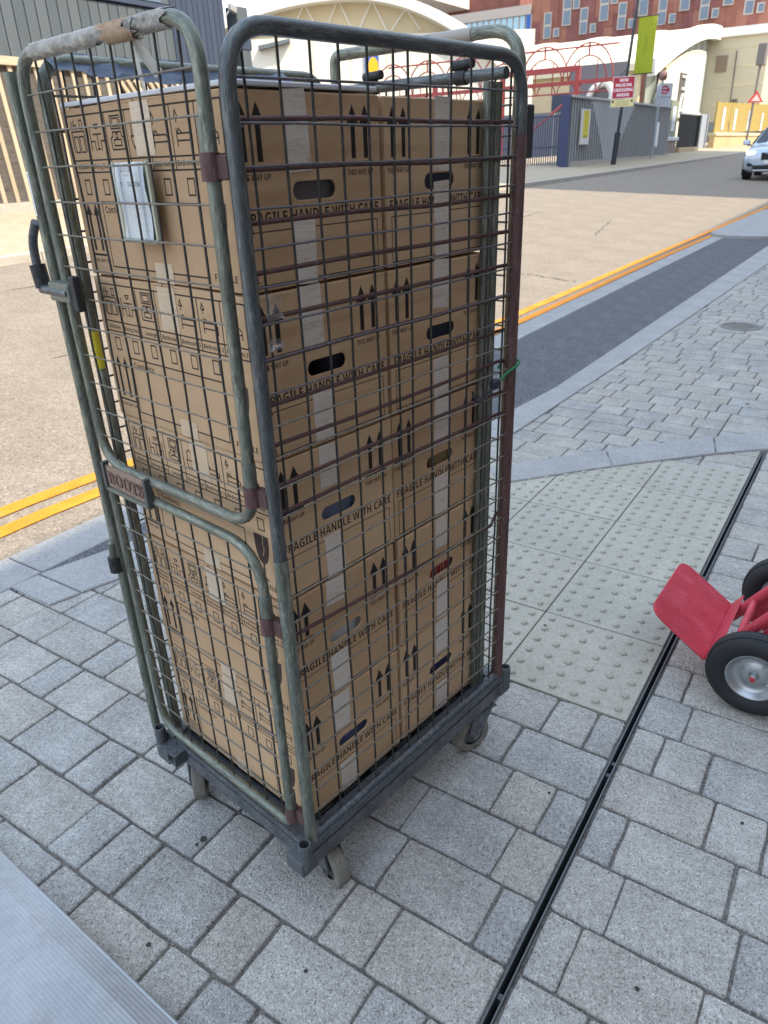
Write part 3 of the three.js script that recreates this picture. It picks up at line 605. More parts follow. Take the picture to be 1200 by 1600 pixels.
  // barcode sticker on the far post
  const bc = canvasTex(64, 256, (c, w, h) => { c.fillStyle = '#e8ebee'; c.fillRect(0, 0, w, h); c.fillStyle = '#23262b'; const r = rand(4); for (let y = 14; y < h - 14;) { const t = 2 + r() * 6; c.fillRect(8, y, w - 16, t); y += t + 2 + r() * 5; } });
  const bs = new THREE.CylinderGeometry(0.0101, 0.0101, 0.07, 14, 1, true, 2.6, 2.4); bs.translate(X - 0.008, 1.405, z1 - 0.02);
  mesh('barcode_sticker', bs, std({ map: bc, roughness: 0.5, side: THREE.DoubleSide }), cage);
  // blue plastic sheeting bunched on the back rail
  const blueFilm = std({ color: hex(86, 100, 124), roughness: 0.3, side: THREE.DoubleSide, bumpMap: rep(bumpFine, 8), bumpScale: 0.004 });
  { const r = rand(8), pos = [], idx = [], n = 26, m = 5; for (let i = 0; i <= n; i++) for (let j = 0; j <= m; j++) { const t = i / n, s = j / m; pos.push(0.02 + t * 0.5, 1.613 - s * 0.03 - Math.sin(t * 3.1) * 0.012 * s + (r() - 0.5) * 0.006, -CD - 0.002 + (s - 0.3) * 0.06 + (r() - 0.5) * 0.012); }
    for (let i = 0; i < n; i++) for (let j = 0; j < m; j++) { const a = i * (m + 1) + j; idx.push(a, a + 1, a + m + 1, a + 1, a + m + 2, a + m + 1); }
    const g = new THREE.BufferGeometry(); g.setAttribute('position', new THREE.Float32BufferAttribute(pos, 3)); g.setIndex(idx); g.computeVertexNormals(); mesh('plastic_sheet', metreUV(g, 0.3), blueFilm, cage); }
  // crumpled film on the side panel post
  for (const [y, x] of [[1.275, 0.014], [1.215, 0.012]]) { const r = rand(Math.round(y * 100)), pos = [], idx = []; for (let i = 0; i <= 5; i++) for (let j = 0; j <= 5; j++) pos.push(x + i * 0.0055 + (r() - 0.5) * 0.007, y - j * (y > 1.25 ? 0.007 : 0.003) + (r() - 0.5) * 0.008, 0.012 + (r() - 0.5) * 0.012); for (let i = 0; i < 5; i++) for (let j = 0; j < 5; j++) { const a = i * 6 + j; idx.push(a, a + 1, a + 6, a + 1, a + 7, a + 6); } const g = new THREE.BufferGeometry(); g.setAttribute('position', new THREE.Float32BufferAttribute(pos, 3)); g.setIndex(idx); g.computeVertexNormals(); const fm = new THREE.MeshPhysicalMaterial({ color: hex(235, 235, 235), roughness: 0.1, transmission: 0.92, thickness: 0, side: THREE.DoubleSide }); mesh('film_scrap', g, fm, cage); }
}
// ---------------------------------------------------------------- moving cartons
const cardBase = (c, w, h, seed, tone) => {
  c.fillStyle = `rgb(${tone[0]},${tone[1]},${tone[2]})`; c.fillRect(0, 0, w, h);
  const r = rand(seed);
  for (let i = 0; i < 1500; i++) { c.fillStyle = `rgba(${r() < 0.5 ? '70,45,20' : '225,190,140'},${0.03 + r() * 0.06})`; c.fillRect(r() * w, r() * h, 1 + r() * 14, 1 + r() * 1.5); }
  for (let x = 0; x < w; x += 9) { c.fillStyle = `rgba(90,60,30,${0.02 + r() * 0.03})`; c.fillRect(x, 0, 3, h); }      // flutes showing through the liner
  for (let i = 0; i < 7; i++) { c.strokeStyle = `rgba(80,55,30,${0.10 + r() * 0.12})`; c.lineWidth = 1 + r() * 2; c.beginPath(); const x = r() * w, y = r() * h; c.moveTo(x, y); c.lineTo(x + (r() - 0.5) * 160, y + (r() - 0.5) * 90); c.stroke(); }
};
const INK = '#221c18';
function arrow(c, x, y0, y1, s) { c.beginPath(); c.moveTo(x, y0); c.lineTo(x + s, y0 + s * 2.1); c.lineTo(x + s * 0.36, y0 + s * 1.95); c.lineTo(x + s * 0.36, y1); c.lineTo(x - s * 0.36, y1); c.lineTo(x - s * 0.36, y0 + s * 1.95); c.lineTo(x - s, y0 + s * 2.1); c.closePath(); c.fill(); }
function sidePrint(seed, tone) {
  return canvasTex(768, 680, (c, w, h) => {
    cardBase(c, w, h, seed, tone);
    c.fillStyle = INK; c.strokeStyle = INK;
    for (const cx of [0.115, 0.84]) {
      for (const o of [-0.047, 0.047]) arrow(c, (cx + o) * w, 0.05 * h, 0.335 * h, 34);
      c.fillRect((cx - 0.1) * w, 0.35 * h, 0.2 * w, 12);
      c.font = 'bold 30px sans-serif'; c.textAlign = 'center'; c.fillText('THIS WAY UP', cx * w, 0.425 * h, 0.2 * w);
    }
    c.font = 'bold 58px sans-serif'; c.textAlign = 'center'; c.fillText('FRAGILE HANDLE WITH CARE', 0.5 * w, 0.645 * h, 0.95 * w);
    c.lineWidth = 4; c.strokeRect(0.045 * w, 0.685 * h, 0.91 * w, 0.285 * h);
  });
}
function endPrint(seed, tone) {
  return canvasTex(1152, 680, (c, w, h) => {
    cardBase(c, w, h, seed, tone);
    c.fillStyle = INK; c.strokeStyle = INK; c.lineWidth = 6;
    const L = 0.04 * w, R = 0.97 * w, T = 0.035 * h, B = 0.36 * h, cw = (R - L) / 7;
    c.strokeRect(L, T, R - L, B - T); c.strokeRect(L, 0.29 * h, R - L, 0.0001);
    const names = ['Kitchen', 'Dining Room', 'Lounge', 'Bathroom', 'Bedroom 1', 'Bedroom 2', 'Bedroom 3'];
    c.font = '600 27px sans-serif'; c.textAlign = 'center';
    const l = (...p) => { c.beginPath(); c.moveTo(p[0], p[1]); for (let i = 2; i < p.length; i += 2) c.lineTo(p[i], p[i + 1]); c.stroke(); };
    names.forEach((n, k) => {
      const x = L + k * cw, m = x + cw / 2;
      if (k) l(x, T, x, B);
      c.fillText(n, m, 0.34 * h, cw * 0.9);
      c.strokeRect(m - 20, 0.405 * h, 42, 0.085 * h);
      const y = 0.05 * h;
      if (k === 0) { l(m - 52, y + 130, m - 52, y + 50, m + 52, y + 50, m + 52, y + 130); c.strokeRect(m - 40, y + 70, 34, 60); c.strokeRect(m + 6, y + 70, 34, 60); l(m - 44, y + 10, m - 44, y + 44); l(m - 20, y + 6, m - 30, y + 26, m - 10, y + 26, m - 20, y + 44); l(m + 24, y + 8, m + 44, y + 8, m + 44, y + 40, m + 24, y + 40, m + 24, y + 8); }
      if (k === 1) { l(m - 34, y + 66, m + 34, y + 66); l(m, y + 66, m, y + 122); l(m - 14, y + 122, m + 14, y + 122); for (const s of [-1, 1]) { l(m + s * 56, y + 44, m + s * 56, y + 128); l(m + s * 56, y + 92, m + s * 24, y + 92, m + s * 24, y + 128); } l(m - 16, y + 30, m + 16, y + 30, m + 8, y + 44, m - 8, y + 44, m - 16, y + 30); }
      if (k === 2) { c.strokeRect(m - 34, y + 6, 70, 46); c.strokeRect(m - 22, y + 15, 46, 28); l(m - 46, y + 128, m - 46, y + 86, m - 30, y + 80, m - 30, y + 64, m + 34, y + 64, m + 34, y + 80, m + 48, y + 86, m + 48, y + 128, m - 46, y + 128); c.strokeRect(m - 26, y + 92, 54, 22); c.beginPath(); c.arc(m, y + 78, 9, 0, 7); c.stroke(); }
      if (k === 3) { l(m - 50, y + 84, m + 50, y + 84, m + 38, y + 122, m - 38, y + 122, m - 50, y + 84); l(m - 40, y + 84, m - 40, y + 40, m - 22, y + 30, m - 10, y + 44); l(m - 30, y + 122, m - 34, y + 134); l(m + 30, y + 122, m + 34, y + 134); }
      if (k > 3) { l(m - 46, y + 132, m - 46, y + 70); l(m - 46, y + 112, m + 46, y + 112, m + 46, y + 132); l(m - 46, y + 88, m + 34, y + 88, m + 46, y + 98, m + 46, y + 112); l(m - 42, y + 86, m - 32, y + 72, m - 14, y + 86); l(m - 52, y + 34, m - 42, y + 10, m - 30, y + 34, m - 52, y + 34); l(m - 41, y + 34, m - 41, y + 52); }
    });
    // contents panel
    c.strokeRect(0.185 * w, 0.535 * h, 0.61 * w, 0.40 * h);
    c.font = '600 38px sans-serif'; c.textAlign = 'left'; c.fillText('Contents:', 0.2 * w, 0.6 * h);
    // arrows
    for (const x of [0.075, 0.13]) arrow(c, x * w, 0.54 * h, 0.84 * h, 26);
    c.fillRect(0.045 * w, 0.86 * h, 0.12 * w, 9); c.font = 'bold 22px sans-serif'; c.textAlign = 'center'; c.fillText('THIS WAY UP', 0.105 * w, 0.915 * h, 0.12 * w);
    // glass
    const gx = 0.895 * w; c.fillStyle = '#41352d';
    c.beginPath(); c.moveTo(gx - 50, 0.53 * h); c.lineTo(gx + 50, 0.53 * h); c.bezierCurveTo(gx + 50, 0.66 * h, gx + 40, 0.73 * h, gx + 7, 0.755 * h); c.lineTo(gx + 6, 0.855 * h); c.lineTo(gx + 34, 0.88 * h); c.lineTo(gx - 34, 0.88 * h); c.lineTo(gx - 6, 0.855 * h); c.lineTo(gx - 7, 0.755 * h); c.bezierCurveTo(gx - 40, 0.73 * h, gx - 50, 0.66 * h, gx - 50, 0.53 * h); c.fill();
    c.strokeStyle = `rgb(${tone[0]},${tone[1]},${tone[2]})`; c.lineWidth = 4; l(gx + 12, 0.535 * h, gx + 6, 0.6 * h, gx + 14, 0.63 * h, gx + 2, 0.69 * h);
    c.fillStyle = INK; c.font = 'bold 36px sans-serif'; c.fillText('FRAGILE', gx, 0.945 * h, 0.13 * w);
  });
}
const TONES = [[194, 162, 126], [187, 155, 120], [199, 168, 133]];
const cardBump = dataTex(512, (i, x) => 128 + 5 * Math.sin(x / 512 * 6.283 * 46) + (F1[i] - 0.5) * 230 + (F3[i] - 0.5) * 60, false);
const sideMats = TONES.map((t, i) => std({ map: sidePrint(31 + i, t), bumpMap: cardBump, bumpScale: 0.006, roughness: 0.85 }));
const endMats = TONES.map((t, i) => std({ map: endPrint(41 + i, t), bumpMap: cardBump, bumpScale: 0.006, roughness: 0.85 }));
const cardMats = TONES.map((t, i) => std({ map: canvasTex(512, 512, (c, w, h) => cardBase(c, w, h, 51 + i, t)), roughness: 0.88 }));
const tapeTex = canvasTex(128, 512, (c, w, h) => { c.fillStyle = 'rgb(196,172,142)'; c.fillRect(0, 0, w, h); const r = rand(6); for (let y = 0; y < h; y += 9) { c.fillStyle = `rgba(232,222,206,${0.2 + r() * 0.4})`; c.fillRect(0, y, w, 4); } for (let x = 4; x < w; x += 13) { c.fillStyle = 'rgba(225,218,206,.28)'; c.fillRect(x, 0, 3, h); } for (let i = 0; i < 60; i++) { c.fillStyle = `rgba(160,130,100,${r() * 0.3})`; c.fillRect(r() * w, r() * h, 8 + r() * 40, 3 + r() * 14); } });
const tapeMat = std({ map: tapeTex, roughness: 0.28 });
const tapePale = std({ map: canvasTex(128, 512, (c, w, h) => { c.fillStyle = 'rgb(206,196,182)'; c.fillRect(0, 0, w, h); const r = rand(16); for (let y = 0; y < h; y += 9) { c.fillStyle = `rgba(238,234,228,${0.3 + r() * 0.4})`; c.fillRect(0, y, w, 4); } for (let i = 0; i < 70; i++) { c.fillStyle = `rgba(176,148,116,${r() * 0.35})`; c.fillRect(r() * w, r() * h, 8 + r() * 40, 3 + r() * 16); } }), roughness: 0.28 });
const BW = 0.292, BD = 0.448;
function carton(cx, y0, y1, label, o) {
  const h = y1 - y0, w = BW + (o.dw || 0), d = BD, T = 0.004;
  const p = cagePt(cx, y0, -0.036 - d / 2 - (o.back || 0));
  const g = thing('moving_carton', label, 'carton', [p.x, p.y, p.z], CAGE_TURN + (o.turn || 0), 'moving cartons stacked in the roll cage');
  const tone = o.tone || 0;
  // printed side with hand hole
  const s = new THREE.Shape([new THREE.Vector2(-w / 2, 0), new THREE.Vector2(w / 2, 0), new THREE.Vector2(w / 2, h), new THREE.Vector2(-w / 2, h)]);
  const hx = 0.031, hr = 0.0125, hy = h * 0.51, hole = new THREE.Path();
  hole.moveTo(-hx, hy - hr); hole.lineTo(hx, hy - hr); hole.absarc(hx, hy, hr, -Math.PI / 2, Math.PI / 2, false); hole.lineTo(-hx, hy + hr); hole.absarc(-hx, hy, hr, Math.PI / 2, Math.PI * 1.5, false);
  s.holes.push(hole);
  const fr = new THREE.ExtrudeGeometry(s, { depth: T - 0.001, bevelEnabled: true, bevelSize: 0.001, bevelThickness: 0.001, bevelOffset: -0.001, bevelSegments: 1, curveSegments: 8 });
  // slight bulge of the loaded carton
  fr.translate(0, 0, d / 2 - T);
  { const q = fr.attributes.position, uv = fr.attributes.uv; for (let i = 0; i < q.count; i++) { uv.setXY(i, q.getX(i) / w + 0.5, q.getY(i) / h); } }
  mesh('printed_side', fr, sideMats[tone], g);
  const endG = new RoundedBoxGeometry(T, h - 0.001, d - 0.0085, 1, 0.0012); endG.translate(-w / 2 + T / 2, h / 2, 0);
  { const q = endG.attributes.position, uv = endG.attributes.uv; for (let i = 0; i < q.count; i++) uv.setXY(i, q.getZ(i) / (d) + 0.5, q.getY(i) / h); }
  mesh('printed_end', endG, endMats[tone], g);
  mesh('plain_end', between(w / 2 - T, w / 2, 0.0005, h - 0.0005, -d / 2 + 0.004, d / 2 - T - 0.0005), cardMats[tone], g);
  mesh('plain_side', between(-w / 2 + T, w / 2 - T, 0.0005, h - 0.0005, -d / 2, -d / 2 + T), cardMats[tone], g);
  mesh('bottom_flap', between(-w / 2 + T, w / 2 - T, 0, T, -d / 2 + T, d / 2 - T - 0.0005), cardMats[tone], g);
  for (const k of [-1, 1]) { const f = mesh('top_flap', rbox(w - 0.002, 0.004, d / 2 - 0.003, 0.0015, 0, 0, 0), cardMats[tone], g); f.position.set(0, h + 0.0005, k * (d / 4)); f.rotation.x = k * (o.sag || 0.012); }
  // tape over the seams
  const tape = (x, wd, ya, yb, tilt = 0) => { const b = mesh('tape_strip', rbox(wd, yb - ya, 0.0006, 0.0002), tapePale, g); b.position.set(x, (ya + yb) / 2, d / 2 + 0.0006); b.rotation.z = tilt; };
  (o.tapes || []).forEach(t => tape(...t));
  const tt = mesh('tape_strip', rbox(w * 0.98, 0.0006, 0.05, 0.0002), tapeMat, g); tt.position.set(0, h + 0.0036, 0);
  for (const [zz, ya, yb] of o.endTapes || [[0.01 + (o.tone || 0) * 0.008, h * 0.72, h], [0.016, 0, h * 0.12]]) { const b = mesh('tape_strip', rbox(0.0006, yb - ya, 0.05, 0.0002), tapeMat, g); b.position.set(-w / 2 - 0.0005, (ya + yb) / 2, zz); }
  // what shows through the hand hole
  if (o.inside) {
    const cm = o.insideMat || std({ color: hex(...o.inside), roughness: 0.75, bumpMap: bumpFine, bumpScale: 0.004 });
    const [x0, x1] = o.span || [-0.1, 0.1];
    const c = mesh('contents', rbox(x1 - x0, h * 0.72, 0.12, 0.03, (x0 + x1) / 2, h * 0.42, d / 2 - 0.012 - 0.062 - (o.deep || 0), 3), cm, g); c.rotation.z = 0.03;
  }
  return g;
}
const tartan = std({ map: canvasTex(128, 128, (c, w, h) => { c.fillStyle = '#a8263c'; c.fillRect(0, 0, w, h); ['#e0c23a', '#26304e', '#e8e0d8', '#3a6a4a', '#d8506a'].forEach((k, i) => { c.fillStyle = k; c.fillRect(8 + i * 25, 0, 8, h); c.globalAlpha = 0.5; c.fillRect(0, 8 + i * 25, w, 6); c.globalAlpha = 1; }); }), roughness: 0.9 });
tartan.map.repeat.set(7, 7);
const lv = [0.2135, 0.481, 0.7455, 1.0095, 1.271, 1.533];
let vk = 0; const vt = (h, a, b, x = -0.022) => [x, 0.046, a * h, b * h, 0.045 * Math.sin(++vk * 2.7)];
const names = ['bottom carton of the stack', 'fourth carton down in the stack', 'middle carton of the stack', 'second highest carton of the stack', 'topmost carton of the stack'];
const LEFT = [
  { inside: [96, 108, 152], tone: 0, tapes: [vt(0.26, 0.0, 0.3), vt(0.26, 0.66, 1.0, -0.03)] },
  { inside: [222, 226, 232], tone: 1, tapes: [vt(0.26, 0, 0.36), vt(0.26, 0.80, 1.0)] },
  { inside: [120, 136, 168], tone: 2, tapes: [vt(0.26, 0, 0.34, -0.018), vt(0.26, 0.70, 1.0, -0.018)] },
  { inside: [38, 42, 58], span: [0.0, 0.1], tone: 0, tapes: [vt(0.26, 0.02, 0.36, -0.016), vt(0.26, 0.64, 1.0, -0.028)] },
  { inside: [120, 118, 124], tone: 1, tapes: [vt(0.26, 0, 0.36, -0.03), vt(0.26, 0.60, 1.0, -0.03)], back: 0.004 },
];
const RIGHT = [
  { inside: [58, 66, 110], tone: 2, tapes: [vt(0.26, 0, 0.3, 0.002), vt(0.26, 0.66, 1.0, 0.002)] },
  { inside: [170, 60, 70], insideMat: tartan, tone: 0, tapes: [vt(0.26, 0, 0.38, 0.002), vt(0.26, 0.72, 1.0, 0)] },
  { inside: [160, 142, 110], span: [-0.015, 0.1], tone: 1, tapes: [vt(0.26, 0.0, 0.36, 0.004), vt(0.26, 0.62, 1, 0.004)] },
  { inside: [52, 62, 84], tone: 0, tapes: [vt(0.26, 0.0, 0.3, 0), vt(0.26, 0.66, 1.0, 0)] },
  { inside: [88, 92, 112], tone: 2, tapes: [vt(0.26, 0, 0.5, 0.006), vt(0.26, 0.56, 1.0, 0.006)], back: 0.006 },
];
const rb = rand(14);
for (let i = 0; i < 5; i++) {
  const gap = 0.0055;
  carton(0.172 + (rb() - 0.5) * 0.006, lv[i], lv[i + 1] - gap, `${names[i]} beside the wire gate, end printed with rooms`, { turn: (rb() - 0.5) * 0.008, ...LEFT[i] });
  carton(0.474 + (rb() - 0.5) * 0.006, lv[i] + (i ? (rb() - 0.5) * 0.002 : 0), lv[i + 1] - gap - 0.001, `${names[i]} at the cage end away from the gate`, { turn: (rb() - 0.5) * 0.014, ...RIGHT[i] });
}
{
  const p = cagePt(0.172, 1.5356, -0.262);
  const t = thing('white_board', 'thin white board lying on top of the cartons beside the wire gate', 'board', [p.x, p.y, p.z], CAGE_TURN + 0.01);
  mesh('sheet', rbox(0.288, 0.007, 0.444, 0.002), std({ map: stoneTex([214, 216, 220], 0.12), roughness: 0.6 }), t);
}
// document pouch hung on the gate
{
  const p = cagePt(-0.003, 1.338, -0.264);
  const t = thing('document_pouch', 'white printed delivery note in a pale green holder hung inside the upper wire gate', 'document pouch', [p.x, p.y, p.z], CAGE_TURN);
  const paper = canvasTex(384, 512, (c, w, h) => {
    c.fillStyle = '#dfe2e4'; c.fillRect(0, 0, w, h); c.fillStyle = '#3a3d44'; const r = rand(3);
    for (let x = 60; x < 230;) { const a = 2 + r() * 6; c.fillRect(x, 22, a, 44); x += a + 3 + r() * 6; }
    c.font = '600 24px sans-serif'; c.fillText('0 0 1 8 4', 90, 92);
    c.font = 'bold 46px sans-serif'; c.fillText('1', 46, 158); c.fillText('DA27894', 150, 158);
    c.strokeStyle = '#9aa0a6'; c.lineWidth = 2; for (const y of [300, 344, 410, 452]) { c.beginPath(); c.moveTo(150, y); c.lineTo(350, y); c.stroke(); }
    c.strokeStyle = '#5a6a92'; c.lineWidth = 3; c.beginPath(); c.moveTo(150, 400); c.bezierCurveTo(180, 300, 200, 420, 240, 330); c.stroke();
    c.fillStyle = '#c3c7cb'; for (let i = 0; i < 12; i++) c.fillRect(40, 190 + i * 9, 60 + r() * 200, 3);
  });
  const g = new THREE.PlaneGeometry(0.086, 0.108, 6, 6); { const q = g.attributes.position; for (let i = 0; i < q.count; i++) q.setZ(i, 0.003 * Math.sin(q.getX(i) * 55) + 0.002 * Math.sin(q.getY(i) * 70)); g.computeVertexNormals(); }
  g.rotateY(-Math.PI / 2); g.translate(0.006, 0.056, 0);
  mesh('paper_note', g, std({ map: paper, roughness: 0.7, side: THREE.DoubleSide }), t);
  const grn = std({ color: hex(182, 186, 166), roughness: 0.5 });
  for (const z of [-0.05, 0.05]) mesh('holder_rail', rbox(0.006, 0.11, 0.006, 0.0015, 0.009, 0.056, z * 0.95), grn, t);
  mesh('holder_rail', rbox(0.01, 0.006, 0.098, 0.0015, 0.009, -0.001, 0), grn, t);
  mesh('holder_back', between(0.0115, 0.013, 0, 0.11, -0.046, 0.046), grn, t);
  mesh('clear_sleeve', between(0.0008, 0.0012, 0.002, 0.109, -0.0435, 0.0435), new THREE.MeshPhysicalMaterial({ color: hex(245, 248, 250), transmission: 1, thickness: 0, roughness: 0.12 }), t);
}
// green cord tying the side panel to the end post
{
  const t = thing('cord_tie', 'green braided cord with a dark hook tied round the rust brown cage post', 'cord');
  t.applyMatrix4(CAGE);
  const green = std({ map: rep(dataTex(512, (i, x) => { const k = ((x / 26) | 0) % 2 ? 1 : 0.72; const v = (F2[i] - 0.5) * 30; return [(52 + v) * k, (132 + v) * k, (84 + v) * k]; }), 40, 20), roughness: 0.8 });
  const blk = std({ color: hex(40, 44, 52), roughness: 0.5 });
  const yy = 1.022;
  mesh('cord', bar(new THREE.CatmullRomCurve3([V(0.582, yy - 0.012, 0.012), V(0.6, yy - 0.006, 0.014), V(0.635, yy + 0.006, 0.013), V(0.66, yy + 0.014, 0.0165), V(0.684, yy + 0.02, 0.009), V(0.686, yy + 0.022, -0.012), V(0.67, yy + 0.02, -0.02), V(0.64, yy + 0.012, -0.012)]).getPoints(40), 0.0032, 8), green, t);
  mesh('knot', rbox(0.024, 0.022, 0.016, 0.007, 0.592, yy - 0.008, 0.012, 3), blk, t);
  mesh('hook', bar(new THREE.CatmullRomCurve3([V(0.585, yy - 0.014, 0.012), V(0.56, yy - 0.03, 0.011), V(0.535, yy - 0.032, 0.011), V(0.522, yy - 0.02, 0.01), V(0.516, yy - 0.006, 0.009)]).getPoints(20), 0.0024, 8), blk, t);
}
// ---------------------------------------------------------------- red hand truck, tipped back
{
  const t = thing('hand_truck', 'red steel hand truck tipped back on two black rubber tyres beside the tactile paving', 'hand truck', [0.464, 0, 0.668], -0.035);
  const red = std({ map: dataTex(512, i => { const v = (F1[i] - 0.5) * 34 + (F2[i] - 0.5) * 18; const s = F3[i] * 0.5 + F4[i] * 0.5 > 0.6 ? 34 : (F2[(i * 7) % 262144] > 0.74 ? -22 : 0); return [186 + v + s * 0.2, 54 + v * 0.7 + s * 0.6, 70 + v * 0.7 + s * 0.6]; }), bumpMap: bumpFine, bumpScale: 0.0008, roughness: 0.6, metalness: 0.05 });
  const rubber = std({ color: hex(30, 31, 34), roughness: 0.7, bumpMap: bumpFine, bumpScale: 0.001 });
  const zinc = std({ color: hex(176, 180, 182), roughness: 0.32, metalness: 0.85, bumpMap: bumpFine, bumpScale: 0.001 });
  const R = 0.126;
  for (const s of [-1, 1]) {
    const w = new THREE.Group(); w.name = 'wheel'; w.position.set(s * 0.24, R, 0); w.rotation.z = -s * Math.PI / 2; t.add(w);   // local +y faces outward for s=+1
    const ty = []; for (let i = 0; i <= 18; i++) { const a = i / 18 * Math.PI * 2; ty.push([R - 0.033 + 0.033 * Math.cos(a), 0.036 * Math.sin(a)]); }
    const g = lathe(ty, 48); mesh('tyre', g, rubber, w);
    const gr = []; for (const y of [-0.016, -0.006, 0.006, 0.016]) { const q = new THREE.TorusGeometry(R - 0.001 - Math.abs(y) * 0.12, 0.0016, 5, 48); q.rotateX(Math.PI / 2); q.translate(0, y, 0); gr.push(q); }
    mesh('tread_ridge', mergeGeometries(gr), rubber, w);
    mesh('rim', lathe([[0.012, 0.012], [0.03, 0.012], [0.034, 0.006], [0.05, 0.004], [0.058, 0.012], [0.066, 0.024], [0.071, 0.026], [0.073, 0.022], [0.066, 0.014], [0.064, -0.014], [0.073, -0.022], [0.071, -0.026], [0.058, -0.012], [0.03, -0.01], [0.012, -0.012]], 40), zinc, w);
    for (let k = 0; k < 4; k++) { const b = mesh('rim_bolt', lathe([[0.0001, 0.009], [0.004, 0.009], [0.0045, 0.004], [0.0045, 0]], 6), zinc, w); b.position.set(0.042 * Math.cos(k * 1.571 + 0.5), 0.005, 0.042 * Math.sin(k * 1.571 + 0.5)); }
    mesh('hub', lathe([[0.0001, 0.03], [0.009, 0.03], [0.01, 0.026], [0.014, 0.012], [0.014, -0.02], [0.0001, -0.02]], 18), zinc, w);
    mesh('axle_cap', lathe([[0.0001, 0.036], [0.006, 0.0355], [0.008, 0.032], [0.008, 0.028], [0.0001, 0.028]], 14), red, w);
  }
  mesh('axle', rod(V(-0.263, R, 0), V(0.263, R, 0), 0.008, 10), red, t);
  // tilted frame
  const f = new THREE.Group(); f.name = 'frame'; f.position.set(-0.04, 0.098, -0.14); f.rotation.x = 0.6; t.add(f);      // local y up the back, -z out along the toe plate
  const plate = new THREE.Shape(); const hw = 0.172, dp = 0.2, c = 0.05;
  plate.moveTo(-hw, 0); plate.lineTo(hw, 0); plate.lineTo(hw, dp - c); plate.quadraticCurveTo(hw, dp, hw - c, dp); plate.lineTo(-hw + c, dp); plate.quadraticCurveTo(-hw, dp, -hw, dp - c); plate.lineTo(-hw, 0);
  const pg = new THREE.ExtrudeGeometry(plate, { depth: 0.004, bevelEnabled: true, bevelSize: 0.0015, bevelThickness: 0.001, bevelSegments: 1 }); pg.rotateX(-Math.PI / 2);
  mesh('toe_plate', metreUV(pg, 0.4), red, f);
  mesh('plate_upstand', metreUV(rbox(0.34, 0.06, 0.004, 0.0015, 0, 0.03, 0.004), 0.4), red, f);
  for (const s of [-1, 1]) mesh('side_rail', metreUV(rod(V(s * 0.115, 0.004, 0.022), V(s * 0.115, 1.05, 0.022), 0.0155, 14), 0.4), red, f);
  for (const y of [0.10, 0.42, 0.74]) mesh('cross_member', metreUV(rod(V(-0.115, y, 0.022), V(0.115, y, 0.022), 0.011, 10), 0.4), red, f);
  for (const s of [-1, 1]) { const g = extrude([[0.018, 0.02], [0.018, 0.24], [0.1, 0.1], [0.12, 0.06], [0.1, 0.03]], 0.004); g.rotateY(-Math.PI / 2); g.translate(s * 0.14 + 0.002, 0, 0.02); mesh('axle_bracket', metreUV(g, 0.4), red, f); }
}
